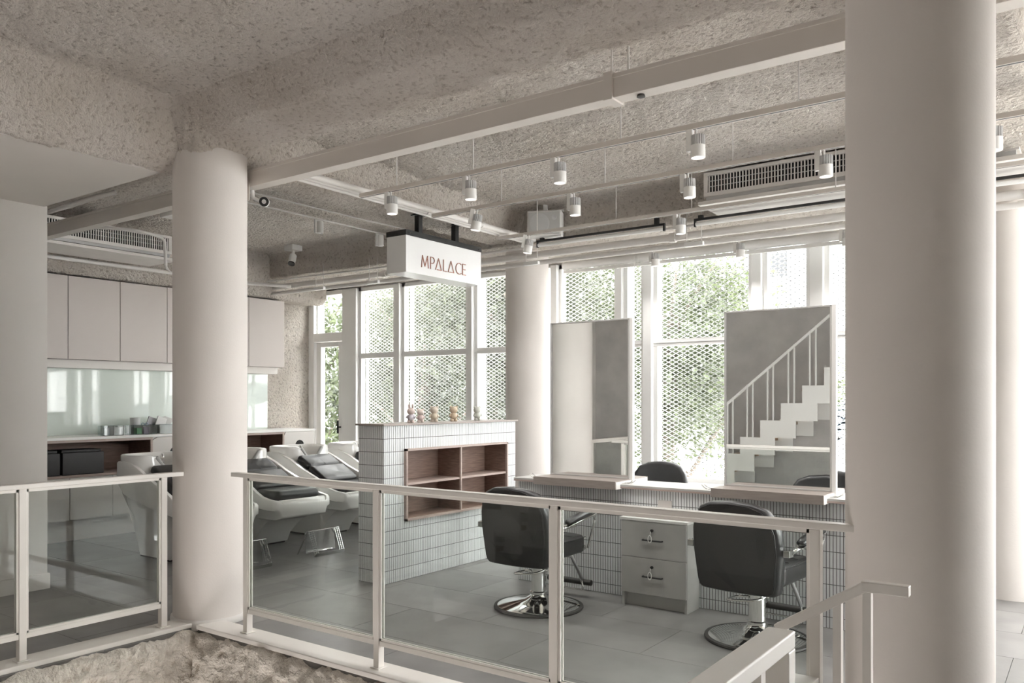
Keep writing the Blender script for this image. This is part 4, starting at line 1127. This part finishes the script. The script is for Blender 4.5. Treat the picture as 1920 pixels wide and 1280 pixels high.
# ------------------------------------------------------------------ railings
def railing(origin, axis, posts, x_end0, x_end1, label, H=1.012, bays=None, curb=None):
    t = empty('glass_railing', origin, label=label, cat='railing')
    def B(a0, a1, b0, b1, z0, z1, mb=None):
        mb = mb or MB()
        return mb.box(a0, a1, b0, b1, z0, z1) if axis == 'x' else mb.box(b0, b1, a0, a1, z0, z1)
    B(x_end0, x_end1, -.027, .027, H - .028, H).build('handrail', 'rail', t, bevel=.004)
    for p in posts: B(p - .020, p + .020, -.022, .022, .035, H - .028).build('post', 'rail', t, bevel=.003)
    for p in posts: B(p - .034, p + .034, -.034, .034, .0305, .037).build('base_plate', 'rail', t, bevel=.002)
    for a, b in bays:
        B(a, b, -.016, .016, .155, .185).build('bottom_rail', 'rail', t, bevel=.003)
        fr_ = MB()
        for z0, z1 in ((.185, .197), (H - .045, H - .028)):
            B(a, b, -.014, -.006, z0, z1, fr_); B(a, b, .006, .014, z0, z1, fr_)
        for q in (a, b - .012):
            B(q, q + .012, -.014, -.006, .185, H - .028, fr_); B(q, q + .012, .006, .014, .185, H - .028, fr_)
        fr_.build('glazing_bead', 'rail', t)
        B(a + .002, b - .002, -.004, .004, .187, H - .03).build('glass_pane', 'glass', t)
    return t
ry = 3.20
railing((-4.36, ry, 0), 'x', [0, 1.155, 2.31, 3.486], -.14, 3.64, 'ivory steel and glass railing along the front of the stair void',
        bays=[(.02, 1.135), (1.175, 2.29), (2.33, 3.466)], H=1.036)
railing((-4.92, 2.96, 0), 'y', [0, -.853, -1.75], -2.0, .135, 'ivory steel and glass railing on the left side of the stair void', bays=[(-.833, -.02), (-1.73, -.873)], H=1.025)
cb = MB().box(-4.78, -0.9, 3.11, 3.29, 0, .03).build('curb', 'rail', bevel=.004); tag(cb, 'flat ivory curb strip below the front railing', 'curb')
cb = MB().box(-5.02, -4.84, .95, 3.12, 0, .03).build('curb', 'rail', bevel=.004); tag(cb, 'flat ivory curb strip below the left railing', 'curb')
# pedestal under last post
pd = empty('newel_box', (-.93, 3.105, 0), label='white boxed newel where the front railing meets the stair', cat='newel')
MB().box(-.10, .06, -.04, .05, .02, .43).build('newel_body', 'rail', pd, bevel=.003)
MB().box(-.115, .075, -.055, .065, .43, .452).build('newel_cap', 'white', pd, bevel=.003)
MB().tube([(-.13, -.03, .395), (-.09, -.03, .395)], .012, 10).build('newel_pin', 'rail', pd)

# guard rails of the landing where the viewer stands
s1 = empty('landing_handrail', (-.56, 2.60, 0), label='thin ivory handrail with short level end in front of the thick column', cat='handrail')
MB().bar((-.27, 0, .772), (0.0, 0, .945), .034, .030).build('sloping_rail', 'rail', s1, bevel=.003)
MB().box(-.017, .115, -.0175, .0175, .926, .958).build('level_rail', 'rail', s1, bevel=.003)
MB().box(-.012, .012, -.014, .014, -.24, .93).build('baluster', 'rail', s1)
for xx, zt in ((-.085, .885), (-.25, .78)): MB().box(xx - .012, xx + .012, -.014, .014, -.24, zt).build('baluster', 'rail', s1)
s2 = empty('landing_balustrade', (-.54, 1.72, 0), label='thick ivory box-section balustrade end in the bottom right foreground', cat='balustrade')
MB().box(-.029, .029, -2.0, 0, .984, 1.02).build('top_rail', 'rail', s2, bevel=.004, seg=3)
MB().box(-.029, .029, -.045, 0, .0, .984).build('end_post', 'rail', s2, bevel=.003)
MB().box(-.022, .022, -2.0, -.045, .05, .09).build('bottom_rail', 'rail', s2, bevel=.003)
for k in range(1, 12):
    MB().box(-.011, .011, -.045 - k * .115, -.02 - k * .115, .09, .984).build('baluster', 'rail', s2)

# ------------------------------------------------------------------ stair behind the viewer (seen in the mirror)
us = empty('zigzag_stair', (-3.9, .35, 0), label='white zigzag steel stair with oak treads, seen in the right mirror', cat='stair')
run, rise = .272, .227
def zig(k): return (run * k, 1.0 + rise * k)
for yy in (.40, -.40):
    ks = list(range(-4, 6)); topp = []
    for k in ks:
        x, z = zig(k); topp += [(x, z), (x + run, z)]
    bot = [(x + 1.7 * run, z) for x, z in topp]
    bot = [(min(x, topp[-1][0]), z) for x, z in bot if z < topp[-1][1] - .01]
    topp = [(topp[0][0], 0.0)] + topp
    poly = topp + list(reversed([(x, z) for x, z in bot])) + [(topp[0][0] + 1.7 * run, 0.0)]
    # zigzag plate made of overlapping quads step by step
    mb = MB()
    for k in ks:
        x, z = zig(k)
        mb.box(x, x + run * 1.0001, yy - .012, yy + .012, max(0, z - rise * 1.7), z)
        mb.box(x + run, x + run * 1.7, yy - .0119, yy + .0119, max(0, z - rise * .7 - rise), z + rise * .0) if False else None
    # lower edge steps
    mb2 = MB()
    for k in ks:
        x, z = zig(k)
        xe = min(x + 1.7 * run + run, topp[-1][0])
        mb2.box(x, x + run * 1.7, yy - .012, yy + .012, max(0, z - rise), z)
    mb2.build('stringer', 'white', us)
for k in range(-4, 6):
    x, z = zig(k)
    MB().box(x - .01, x + run - .02, -.388, .388, z - .07, z - .03).build('tread', 'tread', us)
hr = MB().bar((zig(-1)[0] + .03, .40, 1.0 - rise + .62), (zig(6)[0], .40, 1.0 + rise * 6 + .60), .03, .03); hr.build('handrail', 'white', us)
for k in range(-1, 6):
    x, z = zig(k)
    for off in (.095, .17):
        MB().box(x + off - .009, x + off + .009, .391, .409, z, z + .62 + rise * off / run).build('baluster', 'white', us)

MB().box(zig(6)[0], zig(6)[0] + .25, -.75, .412, 2.30, 2.36).build('landing', 'white', us)

# ------------------------------------------------------------------ outdoors
struct(MB().box(-40, 40, 8.3, 60, -4.2, -4.0), 'ground', 'ground')
def tree(x, y, z0, rx, ry_, rz_, zc, n, leaf, label, seed, size=.085):
    rnd = random.Random(seed)
    t = empty('tree', (x, y, z0), label=label, cat='tree')
    tr = MB()
    tr.tube([tuple(p) for p in bez([(0, 0, 0), (.1, 0, 1.5), (-.05, .1, 3.0), (.1, 0, zc - z0)], 5)], .14, 10)
    for k in range(9):
        a = rnd.uniform(0, 2 * PI); hh = rnd.uniform(2.0, zc - z0 + .8)
        tr.tube([tuple(p) for p in bez([(0, 0, hh - .8), (math.cos(a) * rx * .3, math.sin(a) * ry_ * .3, hh), (math.cos(a) * rx * .75, math.sin(a) * ry_ * .75, hh + rnd.uniform(.2, 1.2))], 4)], rnd.uniform(.02, .05), 6)
    tr.build('trunk', 'trunk', t, smooth=True)
    mb = MB(); cl = []
    while len(cl) < 60:
        p = (rnd.uniform(-1, 1), rnd.uniform(-1, 1), rnd.uniform(-1, 1))
        if sum(q * q for q in p) < 1: cl.append(p)
    for i in range(n):
        c = rnd.choice(cl)
        p = Vector((c[0] * rx + rnd.gauss(0, .36), c[1] * ry_ + rnd.gauss(0, .34), c[2] * rz_ + rnd.gauss(0, .34) + zc - z0))
        d1 = Vector((rnd.gauss(0, 1), rnd.gauss(0, 1), rnd.gauss(0, .7))).normalized(); d2 = d1.orthogonal().normalized()
        d2 = (Matrix.Rotation(rnd.uniform(0, 6.28), 3, d1) @ d2)
        s = size * rnd.uniform(.6, 1.2)
        b = len(mb.v)
        mb.v += [tuple(p - d1 * s), tuple(p + d2 * s * .38), tuple(p + d1 * s), tuple(p - d2 * s * .38)]
        mb.f.append((b, b + 1, b + 2, b + 3))
    me = bpy.data.meshes.new('foliage'); me.from_pydata(mb.v, [], mb.f); me.materials.append(M[leaf])
    o = bpy.data.objects.new('foliage', me); col.objects.link(o); o.parent = t; o['kind'] = 'stuff'
tree(-14.5, 12.2, -4, 2.2, 1.2, 2.8, 2.2, 16000, 'leaf1', 'leafy green tree outside, behind the glass door', 1)
tree(-11.2, 12.4, -4, 2.2, 1.3, 2.8, 2.2, 16000, 'leaf2', 'dense grey-green tree outside, behind the tiled divider', 2)
tree(-8.3, 12.6, -4, 1.8, 1.2, 2.8, 2.3, 14000, 'leaf2', 'dark leafy tree outside, behind the round window column', 3)
tree(-5.9, 12.6, -4, 1.5, 1.1, 2.2, 2.9, 13000, 'leaf1', 'bright leafy tree outside, between the two mirrors', 4)
tree(-6.3, 17.5, -4, 2.0, 1.3, 1.0, 1.6, 9000, 'leaf1', 'low bushy tree beyond the far right window', 5)
tree(-12.5, 16.5, -4, 5.5, 1.3, 3.6, 2.4, 20000, 'leaf2', 'wide dark tree standing behind the nearer trees', 6, size=.13)
# pale apartment block
bd = empty('apartment_block', (-9.0, 34, -4), label='pale apartment block with small dark windows outside the right window', cat='building')
MB().box(-3.5, 9, 0, 8, 0, 26).build('walls', 'facade', bd)
for k in range(7):
    for xx, ww in ((-1.9, .9), (.2, .25), (2.0, .8), (4.5, .8)):
        f_ = MB().box(xx - ww / 2, xx + ww / 2, -.06, .02, 1.6 + k * 3.0, 2.6 + k * 3.0 if ww > .3 else 2.9 + k * 3).build('window', 'facade_win', bd)
        MB().box(xx - ww / 2 - .1, xx + ww / 2 + .1, -.35, 0, 1.45 + k * 3.0, 1.55 + k * 3.0).build('sill', 'facade', bd)
# tiled lean-to roof and white fence seen at the far right
rf = empty('tiled_roof', (-1.35, 10.6, 0), label='blue-grey tiled roof outside, seen right of the stair mirror', cat='roof')
MB().prism([(-.6, 1.0), (3.0, 1.9), (3.0, 1.8), (-.6, .9)], 'x', -1.5, 2.5).build('roof_deck', 'rooftile', rf)
for j in range(12):
    for i in range(18):
        x = -1.5 + i * .22; yy = -.62 + j * .30; z = 1.0 + (yy + .6) * .25
        vs = []; n = 6
        for (q, dz) in ((yy, .035), (yy + .33, .09)):
            for a in range(n + 1):
                an = PI * a / n; vs.append((x + .11 - .11 * math.cos(an), q, z + dz + .05 * math.sin(an)))
        fs = [(a, a + 1, n + 2 + a, n + 1 + a) for a in range(n)]
        o = MB().add(vs, fs).build('roof_tile', 'rooftile', rf)
fc = empty('garden_fence', (-2.3, 9.2, -.5), label='white slatted fence outside, seen right of the stair mirror', cat='fence')
MB().bar((-1.2, 0, .95), (1.6, 0, 2.2), .08, .12).build('top_rail', 'frame', fc)
for k in range(19):
    x = -1.2 + k * .15
    MB().box(x - .018, x + .018, -.02, .02, -1.5, .95 + (x + 1.2) * .446).build('slat', 'frame', fc)
